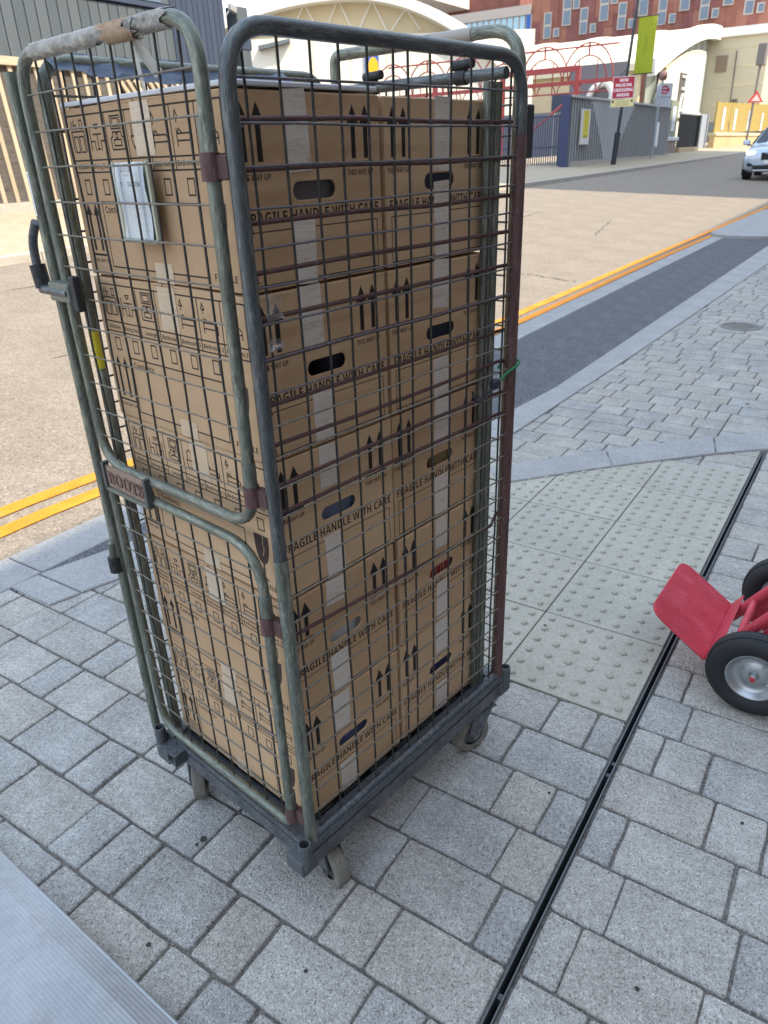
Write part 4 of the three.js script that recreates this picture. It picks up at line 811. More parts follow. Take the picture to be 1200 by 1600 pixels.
// ---------------------------------------------------------------- oncoming car
{
  const x0 = 26.7, zc = -2.98, y0 = hgt(x0, -2.98) - 0.012;
  const t = thing('parked_car', '', '', [x0, y0, zc], 0.02); t.name = 'car'; tag(t, 'silver blue sport utility car with a lit headlight driving on the shaded road', 'car');
  const paint = new THREE.MeshPhysicalMaterial({ color: hex(176, 190, 206), roughness: 0.32, metalness: 0.35, clearcoat: 0.8, clearcoatRoughness: 0.08 });
  const glass = std({ color: hex(38, 46, 56), roughness: 0.08, metalness: 0.1 });
  const blk = std({ color: hex(22, 24, 27), roughness: 0.6 });
  const silver = std({ color: hex(178, 182, 186), roughness: 0.3, metalness: 0.7 });
  // half sections [x, ybottom, ybelt, ytop, half width low, half width belt, half width top]
  const S = [[0, 0.42, 0.66, 0.82, 0.62, 0.72, 0.58], [0.06, 0.3, 0.68, 0.93, 0.78, 0.84, 0.66], [0.25, 0.27, 0.74, 1.0, 0.88, 0.91, 0.74], [0.7, 0.3, 0.8, 1.05, 0.92, 0.93, 0.78], [1.12, 0.3, 0.88, 1.08, 0.92, 0.93, 0.82], [1.2, 0.3, 0.92, 1.12, 0.92, 0.93, 0.8], [1.95, 0.28, 0.96, 1.58, 0.92, 0.93, 0.62], [2.4, 0.28, 0.98, 1.65, 0.92, 0.93, 0.62], [3.4, 0.3, 1.0, 1.62, 0.92, 0.93, 0.62], [4.1, 0.34, 1.02, 1.5, 0.9, 0.91, 0.58], [4.42, 0.44, 0.98, 1.12, 0.8, 0.84, 0.6]];
  const half = ([x, yb, yl, yt, wl, wb, wt]) => [[0, yb], [wl * 0.8, yb], [wl, yb + 0.1], [wb, yl * 0.6 + yb * 0.4 + 0.1], [wb, yl], [wb * 0.5 + wt * 0.5 + 0.03, (yl + yt) / 2], [wt, yt - 0.03], [wt * 0.7, yt], [0, yt + 0.02]].map(([z, y]) => [x, y, z]);
  const pos = [], idx = []; const n = 9;
  S.forEach(s => { const h = half(s); h.forEach(q => pos.push(...q)); });
  S.forEach(s => { const h = half(s); h.forEach(q => pos.push(q[0], q[1], -q[2])); });
  const o = S.length * n;
  for (let i = 0; i < S.length - 1; i++) for (let j = 0; j < n - 1; j++) { const a = i * n + j, b = a + n; idx.push(a, a + 1, b, a + 1, b + 1, b); idx.push(o + a, o + b, o + a + 1, o + a + 1, o + b, o + b + 1); }
  for (const e of [0, S.length - 1]) for (let j = 0; j < n - 1; j++) { const a = e * n + j; idx.push(a, o + a, a + 1, a + 1, o + a, o + a + 1); }
  const g = new THREE.BufferGeometry(); g.setAttribute('position', new THREE.Float32BufferAttribute(pos, 3)); g.setIndex(idx); g.computeVertexNormals();
  mesh('body', g, paint, t);
  const quad = (name, pts, mat, parent = t) => { const q = new THREE.BufferGeometry(); q.setAttribute('position', new THREE.Float32BufferAttribute(pts.flat(), 3)); q.setIndex([0, 1, 2, 0, 2, 3]); q.computeVertexNormals(); const m = mat.clone(); m.side = THREE.DoubleSide; return mesh(name, q, m, parent); };
  quad('windscreen', [[1.21, 1.13, -0.76], [1.21, 1.13, 0.76], [1.93, 1.585, 0.585], [1.93, 1.585, -0.585]], glass);
  for (const s of [-1, 1]) { quad('side_window', [[1.42, 1.1, s * 0.9], [3.9, 1.12, s * 0.9], [3.6, 1.52, s * 0.69], [2.1, 1.52, s * 0.69]], glass);
    const hl = mesh('headlight', rbox(0.16, 0.1, 0.34, 0.03, 0, 0, 0, 2), std({ color: hex(236, 236, 220), roughness: 0.15, emissive: hex(255, 250, 225), emissiveIntensity: 0.9 }), t); hl.position.set(0.06, 0.845, s * 0.66); hl.rotation.set(0, -s * 0.5, 0.1);
    mesh('fog_lamp_recess', rbox(0.06, 0.1, 0.2, 0.02, 0.03, 0.5, s * 0.66, 2), blk, t);
    const mir = mesh('door_mirror', rbox(0.13, 0.15, 0.22, 0.04, 1.28, 1.15, s * 1.04, 2), paint, t); mesh('mirror_stalk', rbox(0.06, 0.04, 0.14, 0.01, 1.3, 1.07, s * 0.95), blk, mir);
    for (const x of [0.78, 3.48]) { const w = new THREE.Group(); w.name = 'wheel'; w.position.set(x, 0.355, s * 0.8); w.rotation.x = Math.PI / 2; t.add(w); mesh('tyre', lathe([[0.2, -0.115], [0.33, -0.12], [0.355, -0.09], [0.355, 0.09], [0.33, 0.12], [0.2, 0.115]], 28), blk, w); mesh('rim', lathe([[0.0001, -0.1], [0.21, -0.11], [0.22, 0], [0.21, 0.11], [0.0001, 0.1]], 20), silver, w); }
    mesh('wheel_arch', rbox(0.86, 0.5, 0.06, 0.12, 0.78, 0.42, s * 0.905, 2), blk, t); }
  mesh('grille', rbox(0.05, 0.22, 0.74, 0.022, -0.005, 0.74, 0, 2), blk, t);
  mesh('grille_badge', (() => { const q = lathe([[0.0001, 0.02], [0.06, 0.02], [0.07, 0], [0.0001, 0]], 18); q.rotateZ(Math.PI / 2); q.translate(-0.03, 0.74, 0); return q; })(), silver, t);
  { const q = rod(V(-0.034, 0.85, -0.3), V(-0.034, 0.64, 0.3), 0.012, 6); mesh('grille_bar', q, silver, t); }
  mesh('lower_intake', rbox(0.07, 0.12, 1.15, 0.03, -0.01, 0.42, 0, 2), blk, t);
  mesh('skid_strip', rbox(0.06, 0.045, 1.1, 0.015, -0.03, 0.33, 0, 2), silver, t);
  mesh('number_plate', between(-0.05, -0.035, 0.53, 0.63, -0.26, 0.26), std({ color: hex(226, 226, 222), roughness: 0.5 }), t);
}
// ---------------------------------------------------------------- slatted fence across the road
const paleTimber = [0, 1, 2].map(k => std({ map: dataTex(512, (i, x, y) => { const v = (F3[(y * 512 + ((x * 7 + k * 100) & 511)) % 262144] - 0.5) * 50 + (W1[i] - 0.5) * 12; return [188 + v - k * 8, 174 + v - k * 8, 152 + v - k * 8]; }), roughness: 0.9 }));
const greyBoard = std({ map: stoneTex([92, 88, 85], 0.3), roughness: 0.9 });
{
  const Z = -13.9, t = thing('batten_fence', 'tall grey boarded fence with pale timber battens on a low concrete plinth', 'fence', [5, 0, Z]);
  const yb = x => hgt(x + 5, Z) + 0.09;
  const X0 = -9, X1 = 8.6, top = 3.22;
  mesh('backing_board', between(X0, X1, 0.5, top, -0.06, -0.03), greyBoard, t);
  mesh('plinth', metreUV(between(X0, X1, 0.35, yb(1) + 0.2, -0.08, 0.08), 0.6), kerbMat, t);
  mesh('top_rail', between(X0, X1, top, top + 0.14, -0.09, 0.07), paleTimber[0], t);
  const split = 6.0; let k = 0;
  for (let x = X0 + 0.1; x < split; x += 0.275) { const h = top - yb(1) - 0.2, m = mesh('batten', rbox(0.085, h, 0.05, 0.006), paleTimber[k++ % 3], t); m.position.set(x, yb(1) + 0.2 + h / 2, -0.004); m.rotation.z = 0.045; }
  // slanting battens of the next panel
  for (let x = split - 1.0; x < X1; x += 0.2) { const h = 2.2, m = mesh('batten', rbox(0.085, h, 0.05, 0.006), paleTimber[k++ % 3], t); const a = 0.62; if (x + 0.5 * h * Math.sin(a) > X1 + 0.6) continue; m.position.set(x + 1.0, 2.22, 0.052); m.rotation.z = a; }
}
// grey metal-clad building behind the fence
const cladA = [0, 1, 2].map(k => std({ map: dataTex(512, i => { const v = (F1[i] - 0.5) * 16; return [94 + v + k * 4, 102 + v + k * 4, 107 + v + k * 4]; }), roughness: 0.5, metalness: 0.25 }));
const cladB = [0, 1].map(k => std({ color: hex(66 + k * 4, 76 + k * 4, 96 + k * 4), roughness: 0.5, metalness: 0.25 }));
{
  const Z = -19, t = thing('clad_building', 'grey standing seam metal clad building behind the batten fence', 'building', [16.9, 0, Z]);
  mesh('wall_core', between(-14, 2.35, 0, 8.6, -8, -0.06), cladB[0], t);
  let k = 0;
  for (let x = -7.2; x < -0.05; x += 0.33) { mesh('cladding_panel', rbox(0.305, 5.6, 0.05, 0.01, x + 0.15, 2.75, -0.02), cladA[k++ % 3], t); }
  for (let x = -7.2; x < -0.05; x += 0.33) mesh('cladding_panel', rbox(0.305, 1.5, 0.05, 0.01, x + 0.15, 6.5, -0.02), cladA[k++ % 3], t);
  mesh('flashing', between(-14, 0, 5.6, 5.72, -0.05, 0.08), cladB[1], t);
  for (let x = 0.02; x < 2.2; x += 0.23) mesh('cladding_panel', rbox(0.212, 8.4, 0.05, 0.01, x + 0.11, 4.2, 0.02), cladB[k++ % 2], t);
  mesh('window', between(-3.4, -0.3, 5.76, 6.9, 0.0, 0.03), std({ color: hex(120, 140, 160), roughness: 0.1, metalness: 0.3 }), t);
}
{
  const t = thing('floodlight', 'small grey floodlight on a bracket at the corner of the clad building', 'floodlight', [19.32, 5.9, -18.9]);
  const m = std({ color: hex(150, 152, 152), roughness: 0.5 });
  mesh('bracket', join([rod(V(-0.1, 0.2, 0), V(0.1, 0.1, 0.05), 0.02, 6), rod(V(-0.1, -0.2, 0), V(0.1, 0.0, 0.05), 0.02, 6)]), m, t);
  const h = mesh('lamp_head', rbox(0.28, 0.2, 0.16, 0.03, 0.16, 0.06, 0.08), m, t); h.rotation.z = -0.3;
}
{
  const t = thing('grey_column', 'dark grey square column standing in front of the white supermarket wall', 'column', [19.86, 0, -19]);
  mesh('shaft', rbox(0.52, 6, 0.5, 0.02, 0, 3, 0), cladA[0], t);
  mesh('capital_band', rbox(0.58, 0.3, 0.56, 0.02, 0, 4.95, 0), cladB[0], t);
}
// ---------------------------------------------------------------- white shed with the arched roof
const whiteWall = std({ map: stoneTex([226, 220, 204], 0.12), roughness: 0.9 });
const creamWall = std({ map: stoneTex([214, 198, 164], 0.12, 700), roughness: 0.9 });
const whiteTrim = std({ color: hex(232, 230, 222), roughness: 0.7 });
const SHED_TURN = -55.87 * Math.PI / 180;
{
  const t = thing('arched_shed', 'white walled shed with a broad curved roof edge and white roof truss', 'building', [48.01, 0, -32.95], SHED_TURN);
  const arc = (x, top) => { const d = x + 1.2; return top - (d < 0 ? 0.0195 : 0.039) * d * d; };
  const X0 = -10.6, X1 = 8.2;
  const gp = [[X0, 6.5], [X1, 6.5]]; for (let i = 0; i <= 24; i++) { const x = X1 + (X0 - X1) * i / 24; gp.push([x, arc(x, 11.1)]); }
  mesh('gable_wall', (() => { const g = extrude(gp, 0.3); g.translate(0, 0, -0.9); return g; })(), creamWall, t);
  mesh('wall', between(-10.6, 11.8, -1, 9.05, -0.55, 0), whiteWall, t);
  for (let x = -9; x < 11.5; x += 2.6) mesh('panel_joint', between(x, x + 0.04, 0, 9.0, 0, 0.02), creamWall, t);
  const rp = [], n = 30; for (let i = 0; i <= n; i++) { const x = X0 - 1 + (X1 - X0 + 2) * i / n; rp.push([x, arc(x, 11.06)]); } for (let i = n; i >= 0; i--) { const x = X0 - 1 + (X1 - X0 + 2) * i / n; rp.push([x, arc(x, 11.5) + Math.max(0, x) * 0.05]); }
  mesh('curved_fascia', (() => { const g = extrude(rp, 1.6); g.translate(0, 0, -0.9); return g; })(), whiteTrim, t);
  mesh('roof_sheet', (() => { const q = rp.map(p => [p[0], p[1] + 0.02]); const g = extrude(q, 24); g.translate(0, 0, -24.9); return g; })(), whiteWall, t);
  for (let x = -7.6; x < 4; x += 2.35) for (const b of [[x, 9.3, x + 0.95, arc(x + 0.95, 11.05)], [x + 1.15, arc(x + 1.15, 11.05), x + 2.0, 9.3]]) mesh('truss_bar', rod(V(b[0], b[1], -0.3), V(b[2], b[3], -0.3), 0.045, 6), whiteTrim, t);
  mesh('canopy', (() => { const g = extrude([[-7.5, 8.35], [-5.3, 8.75], [-5.3, 8.95], [-7.5, 8.6]], 0.6); return g; })(), cladA[2], t);
}
{
  const v = V(0.33, 6.6, 0.1).applyAxisAngle(V(0, 1, 0), SHED_TURN);
  const t = thing('sun_sign', 'square blue sign with an orange rising disc on the white shed', 'sign', [48.01 + v.x, v.y, -32.95 + v.z], SHED_TURN);
  mesh('sign_board', rbox(0.98, 1.5, 0.1, 0.02, 0, 0.6, 0), std({ color: hex(48, 92, 168), roughness: 0.5 }), t);
  const g = new THREE.CylinderGeometry(0.36, 0.36, 0.06, 32); g.rotateX(Math.PI / 2); g.scale(1, 1.7, 1); g.translate(0.1, 0.5, 0.08); mesh('disc', g, std({ color: hex(248, 176, 26), roughness: 0.5 }), t);
}
// ---------------------------------------------------------------- terracotta block and glazed link, far end
const terra = [[148, 96, 82], [132, 84, 80], [156, 106, 88], [138, 88, 78]].map((c, k) => std({ map: dataTex(512, (i, x, y) => { const joint = (y % 32) < 3 ? -26 : 0; const v = (F1[i] - 0.5) * 26 + (F2[i] - 0.5) * 12 + joint; return [c[0] + v, c[1] + v, c[2] + v]; }), roughness: 0.85 }));
const glassBlue = std({ color: hex(96, 108, 120), roughness: 0.08, metalness: 0.4 });
const frameGrey = std({ color: hex(176, 164, 154), roughness: 0.6 });
{
  const X = 95, t = thing('terracotta_block', 'tall terracotta tiled apartment block with staggered slim windows behind the vaulted hall', 'building', [X, 0, -27]);
  const r = rand(33); const z0 = -13.8, z1 = 27;
  mesh('wall_core', between(0.2, 14, 0, 32, z0, z1), terra[1], t);
  const win = (z, w, y0, y1) => { const f = mesh('window', between(-0.1, 0.16, y0, y1, z, z + w), frameGrey, t); const n = y1 - y0 > 1.6 ? 2 : 1; for (let i = 0; i < n; i++) mesh('pane', between(-0.12, -0.09, y0 + 0.12 + i * (y1 - y0) / n, y0 + (i + 1) * (y1 - y0) / n - 0.12, z + 0.16, z + w - 0.08), glassBlue, f); };
  for (let z = z0, k = 0; z < z1; z += 1.09, k++) for (let y = 6; y < 28; y += 3.2 + r() * 1.5) mesh('tile_panel', metreUV(between(0.02 + r() * 0.1, 0.2, y, y + 5, z, z + 1.08), 2.4), terra[Math.floor(r() * 4)], t);
  for (let z = -12.25; z < z1 - 4; z += 4.4) for (const dy of [0, 5.2, 10.4]) {
    win(z, 0.95, 13.35 + dy, 15.95 + dy); win(z + 1.25, 0.72, 13.4 + dy, 14.3 + dy); win(z + 2.25, 1.05, 14.4 + dy, 17.6 + dy); win(z + 3.45, 0.8, 15.9 + dy, 18.0 + dy);
  }
}
{
  const t = thing('glazed_link', 'pale glazed link bridge with closely spaced mullions beside the terracotta block', 'bridge', [95, 0, -47.5]);
  mesh('glazing', between(0, 3, 13.3, 16.0, -6.5, 6.6), std({ color: hex(150, 178, 190), roughness: 0.1, metalness: 0.3 }), t);
  mesh('roof_edge', between(-0.3, 3.3, 16.0, 17.0, -6.7, 6.6), frameGrey, t);
  mesh('floor_edge', between(-0.2, 3.2, 12.2, 13.3, -6.6, 6.6), frameGrey, t);
  for (let z = -6.2; z < 6.6; z += 0.8) mesh('mullion', between(-0.12, 0.0, 13.3, 16.0, z, z + 0.09), frameGrey, t);
  mesh('blue_post', between(-0.25, -0.12, 11, 16.5, 6.1, 6.6), std({ color: hex(44, 84, 160), roughness: 0.5 }), t);
}
{
  const t = thing('flat_roof_block', 'brown brick block with a projecting pale flat roof behind the glazed link', 'building', [112, 0, -62]);
  mesh('wall', metreUV(between(0, 10, 0, 24, -6, 12), 2.4), terra[3], t);
  mesh('roof_canopy', between(-12, 2, 20.2, 21.4, -14, 4), whiteTrim, t);
}
// ---------------------------------------------------------------- vaulted hall and cream wall
{
  const t = thing('vaulted_hall', 'white vaulted hall with a curved roof and arched glazed gable', 'building', [64, 0, -18]);
  const P = s => [22 * s, 7.25 + 4.1 * Math.sin(Math.min(1, s) * Math.PI / 2)];   // roof profile, eave to ridge
  const pts = []; for (let i = 0; i <= 16; i++) pts.push(P(i / 16)); for (let i = 16; i >= 0; i--) { const q = P(i / 16); pts.push([q[0], q[1] - 0.5]); }
  const roofMat = std({ map: stoneTex([222, 210, 184], 0.14, 99), roughness: 0.7 });
  mesh('vault_roof', (() => { const g = extrude(pts, 24); g.translate(0, 0, -24); return g; })(), roofMat, t);
  for (let k = 0; k < 4; k++) mesh('roof_rib', (() => { const q = pts.map(p => [p[0], p[1] + 0.12]); const g = extrude(q, 0.35); g.translate(0, 0, -4 - k * 5.5); return g; })(), whiteTrim, t);
  mesh('roof_verge', (() => { const q = []; for (let i = 0; i <= 16; i++) { const a = P(i / 16); q.push([a[0] - 0.2, a[1] + 0.15]); } for (let i = 16; i >= 0; i--) { const a = P(i / 16); q.push([a[0] + 0.2, a[1] - 0.95]); } const g = extrude(q, 0.6); g.translate(0, 0, 0.2); return g; })(), whiteTrim, t);
  const gp = [[2, 0], [22, 0]]; for (let i = 16; i >= 1; i--) { const q = P(i / 16); gp.push([q[0], q[1] - 0.5]); }
  mesh('gable_glazing', (() => { const g = extrude(gp, 0.1); g.translate(0, 0, -0.3); return g; })(), std({ color: hex(150, 158, 152), roughness: 0.25, metalness: 0.2 }), t);
  for (let x = 4; x < 21; x += 2.6) mesh('gable_mullion', between(x, x + 0.12, 0, P(x / 22)[1] - 0.5, -0.2, -0.1), whiteTrim, t);
  const lw = [[1.5, 0], [17.5, 0], [17.5, 8.9]]; for (let i = 12; i >= 0; i--) { const s = i / 12; lw.push([4.2 + 13.3 * s, 6.9 + 2 * Math.sin(s * Math.PI / 2)]); }
  mesh('arched_screen_wall', (() => { const g = extrude(lw, 0.5); g.translate(0, 0, 0.1); return g; })(), whiteWall, t);
  const cope = new THREE.CatmullRomCurve3(Array.from({ length: 8 }, (_, i) => { const s = i / 7; return V(4.2 + 13.3 * s, 7.0 + 2 * Math.sin(s * Math.PI / 2), 0.4); }));
  mesh('screen_coping', bar(cope.getPoints(20), 0.2, 6), creamWall, t);
  mesh('side_wall', between(0.4, 0.8, 0, 7.0, -24, -0.4), creamWall, t);
  mesh('loading_door', between(0.3, 0.42, 0, 5.6, -7.5, -4.2), cladB[1], t);
  mesh('screen_panel', between(8.6, 10.8, 3.4, 7.0, 0.6, 0.68), std({ color: hex(86, 84, 82), roughness: 0.6 }), t);
  // ornamental numeral-like strokes on the panel
  mesh('panel_motif', join([bar(rounded([V(9.0, 6.7, 0.72), V(10.4, 6.7, 0.72), V(10.4, 5.8, 0.72), V(9.2, 5.8, 0.72)], 0.2), 0.11, 6), bar(new THREE.CatmullRomCurve3([V(9.1, 3.6, 0.72), V(9.6, 5.2, 0.72), V(10.3, 5.3, 0.72), V(10.4, 4.3, 0.72), V(9.7, 3.6, 0.72)]).getPoints(16), 0.14, 6)]), whiteTrim, t);
}
{
  const t = thing('cream_warehouse', 'cream rendered warehouse wall with a white fascia and a brown vent', 'building', [86, 0, -18]);
  mesh('wall', metreUV(between(0, 16, 0, 10.6, -0.45, 5.2), 3), std({ map: stoneTex([206, 196, 170], 0.12, 1200), roughness: 0.9 }), t);
  mesh('fascia', between(-0.35, 16, 10.6, 11.35, -0.3, 5.4), whiteTrim, t);
  mesh('plinth', between(-0.1, 0, 0, 3.4, 0.6, 5.2), std({ color: hex(138, 146, 152), roughness: 0.8 }), t);
  for (const y of [4.8, 6.4, 8.0, 9.6]) mesh('panel_joint', between(-0.03, 0, y, y + 0.05, 0.6, 5.2), creamWall, t);
  mesh('vent', between(-0.15, 0, 7.75, 9.1, 0.55 + 0.1, 1.65), std({ color: hex(148, 128, 110), roughness: 0.8 }), t);
  mesh('wall_lamp', rbox(0.4, 0.25, 0.5, 0.08, -0.2, 5.2, 2.9), std({ color: hex(96, 94, 90), roughness: 0.6 }), t);
  mesh('down_pipe', rod(V(-0.12, 3, 2.55), V(-0.12, 9.4, 2.4), 0.05, 6), std({ color: hex(80, 80, 80), roughness: 0.6 }), t);
}
// ---------------------------------------------------------------- red steel arches
{
  const X = 40, redS = std({ color: hex(158, 62, 62), roughness: 0.5 });
  const t = thing('steel_arcade', 'red painted steel arcade of double arches and lattice beams behind the slatted panels', 'gateway', [X, 0, -18.5]);
  const W = 2.35; let k = 0;
  for (let zc = 4.5; zc > -7.5; zc -= W) {
    const arc = (rz, ry, y) => { const p = []; for (let i = 0; i <= 18; i++) { const a = i / 18 * Math.PI; p.push(V(0, y + Math.sin(a) * ry, zc + Math.cos(a) * rz)); } return bar(p, 0.036, 6); };
    const a = mesh('arch', arc(W * 0.56, 1.65, 4.55), redS, t);
    mesh('inner_arch', arc(W * 0.42, 1.15, 4.5), redS, a);
    mesh('king_post', rod(V(0, 5.62, zc), V(0, 6.2, zc), 0.045, 6), redS, a);
    for (const s of [-1, 1]) mesh('hanger', rod(V(0, 4.0, zc + s * W * 0.2), V(0, 5.45, zc + s * W * 0.2), 0.03, 6), redS, a);
    k++;
  }
  mesh('tie_rail', rod(V(0, 6.05, 6.0), V(0, 6.05, -7.5), 0.04, 6), redS, t);
  for (const z of [4.0, -0.2, -4.4]) mesh('post', between(-0.12, 0.12, 0.5, 5.2, z - 0.11, z + 0.11), redS, t);
  mesh('beam', between(-0.1, 0.1, 5.0, 5.26, -7.5, 4.0), redS, t);
  mesh('beam', between(-0.08, 0.08, 4.42, 4.6, -7.5, 5.8), redS, t);
  mesh('lattice_rail', rod(V(0, 4.05, -7.5), V(0, 4.05, 5.6), 0.035, 6), redS, t);
  for (let z = -7; z < 5.4; z += 1.1) mesh('small_arch', bar(Array.from({ length: 11 }, (_, i) => V(0, 4.05 + 0.5 * Math.sin(i / 10 * Math.PI), z + 0.5 - 0.5 * Math.cos(i / 10 * Math.PI))), 0.03, 5), redS, t);
  mesh('brace', rod(V(-0.2, 2.3, 1.6), V(-0.2, 4.0, 4.0), 0.06, 6), redS, t);
}
{
  const t = thing('grey_fascia_panel', 'dark grey panel with a large white letter shape behind the red arcade', 'sign', [45, 2.5, -15.2]);
  mesh('panel', between(0, 0.15, 0, 3.2, -1.6, 1.6), std({ color: hex(116, 112, 116), roughness: 0.6 }), t);
  mesh('letter_shape', bar(new THREE.CatmullRomCurve3([V(-0.1, 0.7, -1.2), V(-0.1, 1.3, -0.5), V(-0.1, 2.0, -0.1), V(-0.1, 2.2, 0.6), V(-0.1, 1.6, 1.0), V(-0.1, 0.9, 0.6), V(-0.1, 0.8, 0.0)]).getPoints(30), 0.2, 6), whiteTrim, t);
}
// ---------------------------------------------------------------- slatted panels, gate, signs across the road
const slatDark = std({ color: hex(148, 152, 158), roughness: 0.75 });
const slatGap = std({ color: hex(66, 70, 80), roughness: 0.85 });
const slatPale = std({ color: hex(186, 190, 194), roughness: 0.75 });
{
  const Z = -11, x0 = 29.9, x1 = 45.6, t = thing('slatted_screen', 'grey slatted screen wall with pale slanting wedge panels and a navy end post', 'fence', [x0, 0, Z]);
  const L = x1 - x0, y = x => hgt(x0 + x, Z) + 0.09, top = 3.28;
  mesh('backing', between(0, L, 0.4, top, -0.16, -0.1), slatGap, t);
  mesh('plinth', between(0.3, L, 0.3, y(4) + 0.16, -0.2, 0.03), kerbMat, t);
  mesh('top_rail', between(0, L, top, top + 0.08, -0.2, 0.06), slatPale, t);
  mesh('end_post', rbox(0.16, 3.0, 0.34, 0.02, -0.1, 1.85, -0.16), std({ color: hex(58, 66, 100), roughness: 0.6 }), t);
  const panel = (xa, xb, mats, inside, dz) => mats.forEach((mat, n) => {   // slats of two tones, clipped to the panel outline
    const g = []; let k = 0;
    for (let x = xa; x < xb; x += 0.15, k++) { const seg = inside(x); if (k % 2 !== n || !seg || seg[1] - seg[0] < 0.1) continue; g.push(box(n ? 0.05 : 0.2, seg[1] - seg[0], 0.05, x, (seg[0] + seg[1]) / 2, dz + (n ? 0.03 : 0))); }
    if (g.length) tag(mesh('slat_panel', mergeGeometries(g), mat, t), null, null, null, 'stuff');
  });
  const slatTones = [std({ color: hex(96, 100, 106), roughness: 0.8 }), std({ color: hex(176, 178, 180), roughness: 0.8 })];
  const Y0 = 0.72, Y1 = top;
  panel(0.12, 5.2, slatTones, x => { const lim = 2.4 + (x - 2.6) * -1.0; return x < 2.3 ? [Y0, Y1] : [Y0, Math.max(Y0, Y1 - (x - 2.3) * 0.86)]; }, -0.06);
  // pale wedge
  const wedge = extrude([[2.35, Y1], [8.6, Y1], [5.6, Y0], [4.7, Y0]], 0.05); wedge.translate(0, 0, -0.09); mesh('wedge_panel', wedge, slatPale, t);
  panel(2.4, 8.5, [std({ color: hex(168, 172, 178), roughness: 0.8 }), std({ color: hex(188, 192, 196), roughness: 0.8 })], x => { const a = x < 4.7 ? Y1 - (x - 2.35) * 1.07 : x < 5.6 ? Y0 : Y0 + (x - 5.6) * 0.85; return [Math.max(Y0, a) + 0.02, Y1 - 0.02]; }, -0.02);
  panel(5.8, L, slatTones, x => [Y0, Math.min(Y1, Y0 + Math.max(0, x - 5.7) * 0.85)], -0.06);
}
{
  const t = thing('yellow_poster', 'tall narrow yellow poster in a white frame on the slatted screen', 'poster', [31.42, 1.6, -10.9]);
  const tx = canvasTex(128, 512, (c, w, h) => { c.fillStyle = '#d8dade'; c.fillRect(0, 0, w, h); c.fillStyle = '#d6c81e'; c.fillRect(18, 20, w - 36, h - 110); c.fillStyle = '#4a4a22'; c.fillRect(40, h - 130, 16, 40); c.fillRect(74, h - 130, 16, 40); c.fillStyle = '#8a8428'; for (let i = 0; i < 6; i++) c.fillRect(60, 70 + i * 44, 10, 26); });
  mesh('poster_sheet', (() => { const g = new THREE.PlaneGeometry(0.95, 1.28); g.translate(0, 0.65, 0.025); return g; })(), std({ map: tx, roughness: 0.6 }), t);
  mesh('poster_frame', between(-0.5, 0.5, 0, 1.3, -0.03, 0.02), whiteTrim, t);
}
{
  const t = thing('mesh_gate', 'dark blue mesh gate under the red arches', 'gate', [31, 0, -13.4]);
  const m = std({ color: hex(60, 70, 96), roughness: 0.6 });
  const bars = []; for (let z = -3.2; z < 1.55; z += 0.1) bars.push(between(-0.02, 0.02, 0.75, 2.66, z, z + 0.035));
  tag(mesh('bar_infill', mergeGeometries(bars), m, t), null, null, null, 'stuff');
  for (const y of [0.74, 1.5, 2.66]) mesh('gate_rail', between(-0.035, 0.035, y, y + 0.07, -3.25, 1.6), m, t);
  for (const z of [-3.25, 1.55]) mesh('gate_stile', between(-0.05, 0.05, 0.6, 2.8, z, z + 0.1), m, t);
}
{
  const t = thing('boundary_wall', 'grey panelled boundary wall seen through the dark blue gate', 'wall', [44, 0, -20]);
  mesh('wall', between(0, 0.3, 0.3, 3.4, -9, 7.2), std({ color: hex(120, 124, 132), roughness: 0.9 }), t);
  for (let z = -8.5; z < 7; z += 1.4) mesh('pier', between(-0.06, 0, 0.3, 3.4, z, z + 0.12), slatDark, t);
}
{
  const t = thing('lamp_post', 'dark lamp post leaning slightly, carrying a lime banner and a red notice', 'lamp post', [32.9, 0.6, -10.06]);
  t.rotation.set(0.05, 0, -0.045);
  const m = std({ color: hex(56, 60, 68), roughness: 0.5, metalness: 0.3 });
  mesh('base_column', rod(V(0, 0, 0), V(0, 1.35, 0), 0.11, 14), m, t);
  mesh('shaft', rod(V(0, 1.35, 0), V(0, 8.6, 0), 0.062, 12), m, t);
  mesh('base_collar', rod(V(0, 1.3, 0), V(0, 1.4, 0), 0.125, 14), m, t);
  mesh('clamp_band', rod(V(0, 5.55, 0), V(0, 5.7, 0), 0.085, 10), m, t);
  mesh('outreach_arm', bar(new THREE.CatmullRomCurve3([V(0, 8.5, 0), V(0.05, 9.1, 0.3), V(0.1, 9.4, 1.2)]).getPoints(10), 0.05, 8), m, t);
  mesh('lantern', rbox(0.26, 0.14, 0.7, 0.05, 0.1, 9.4, 1.5), m, t);
  // banner, notice
}
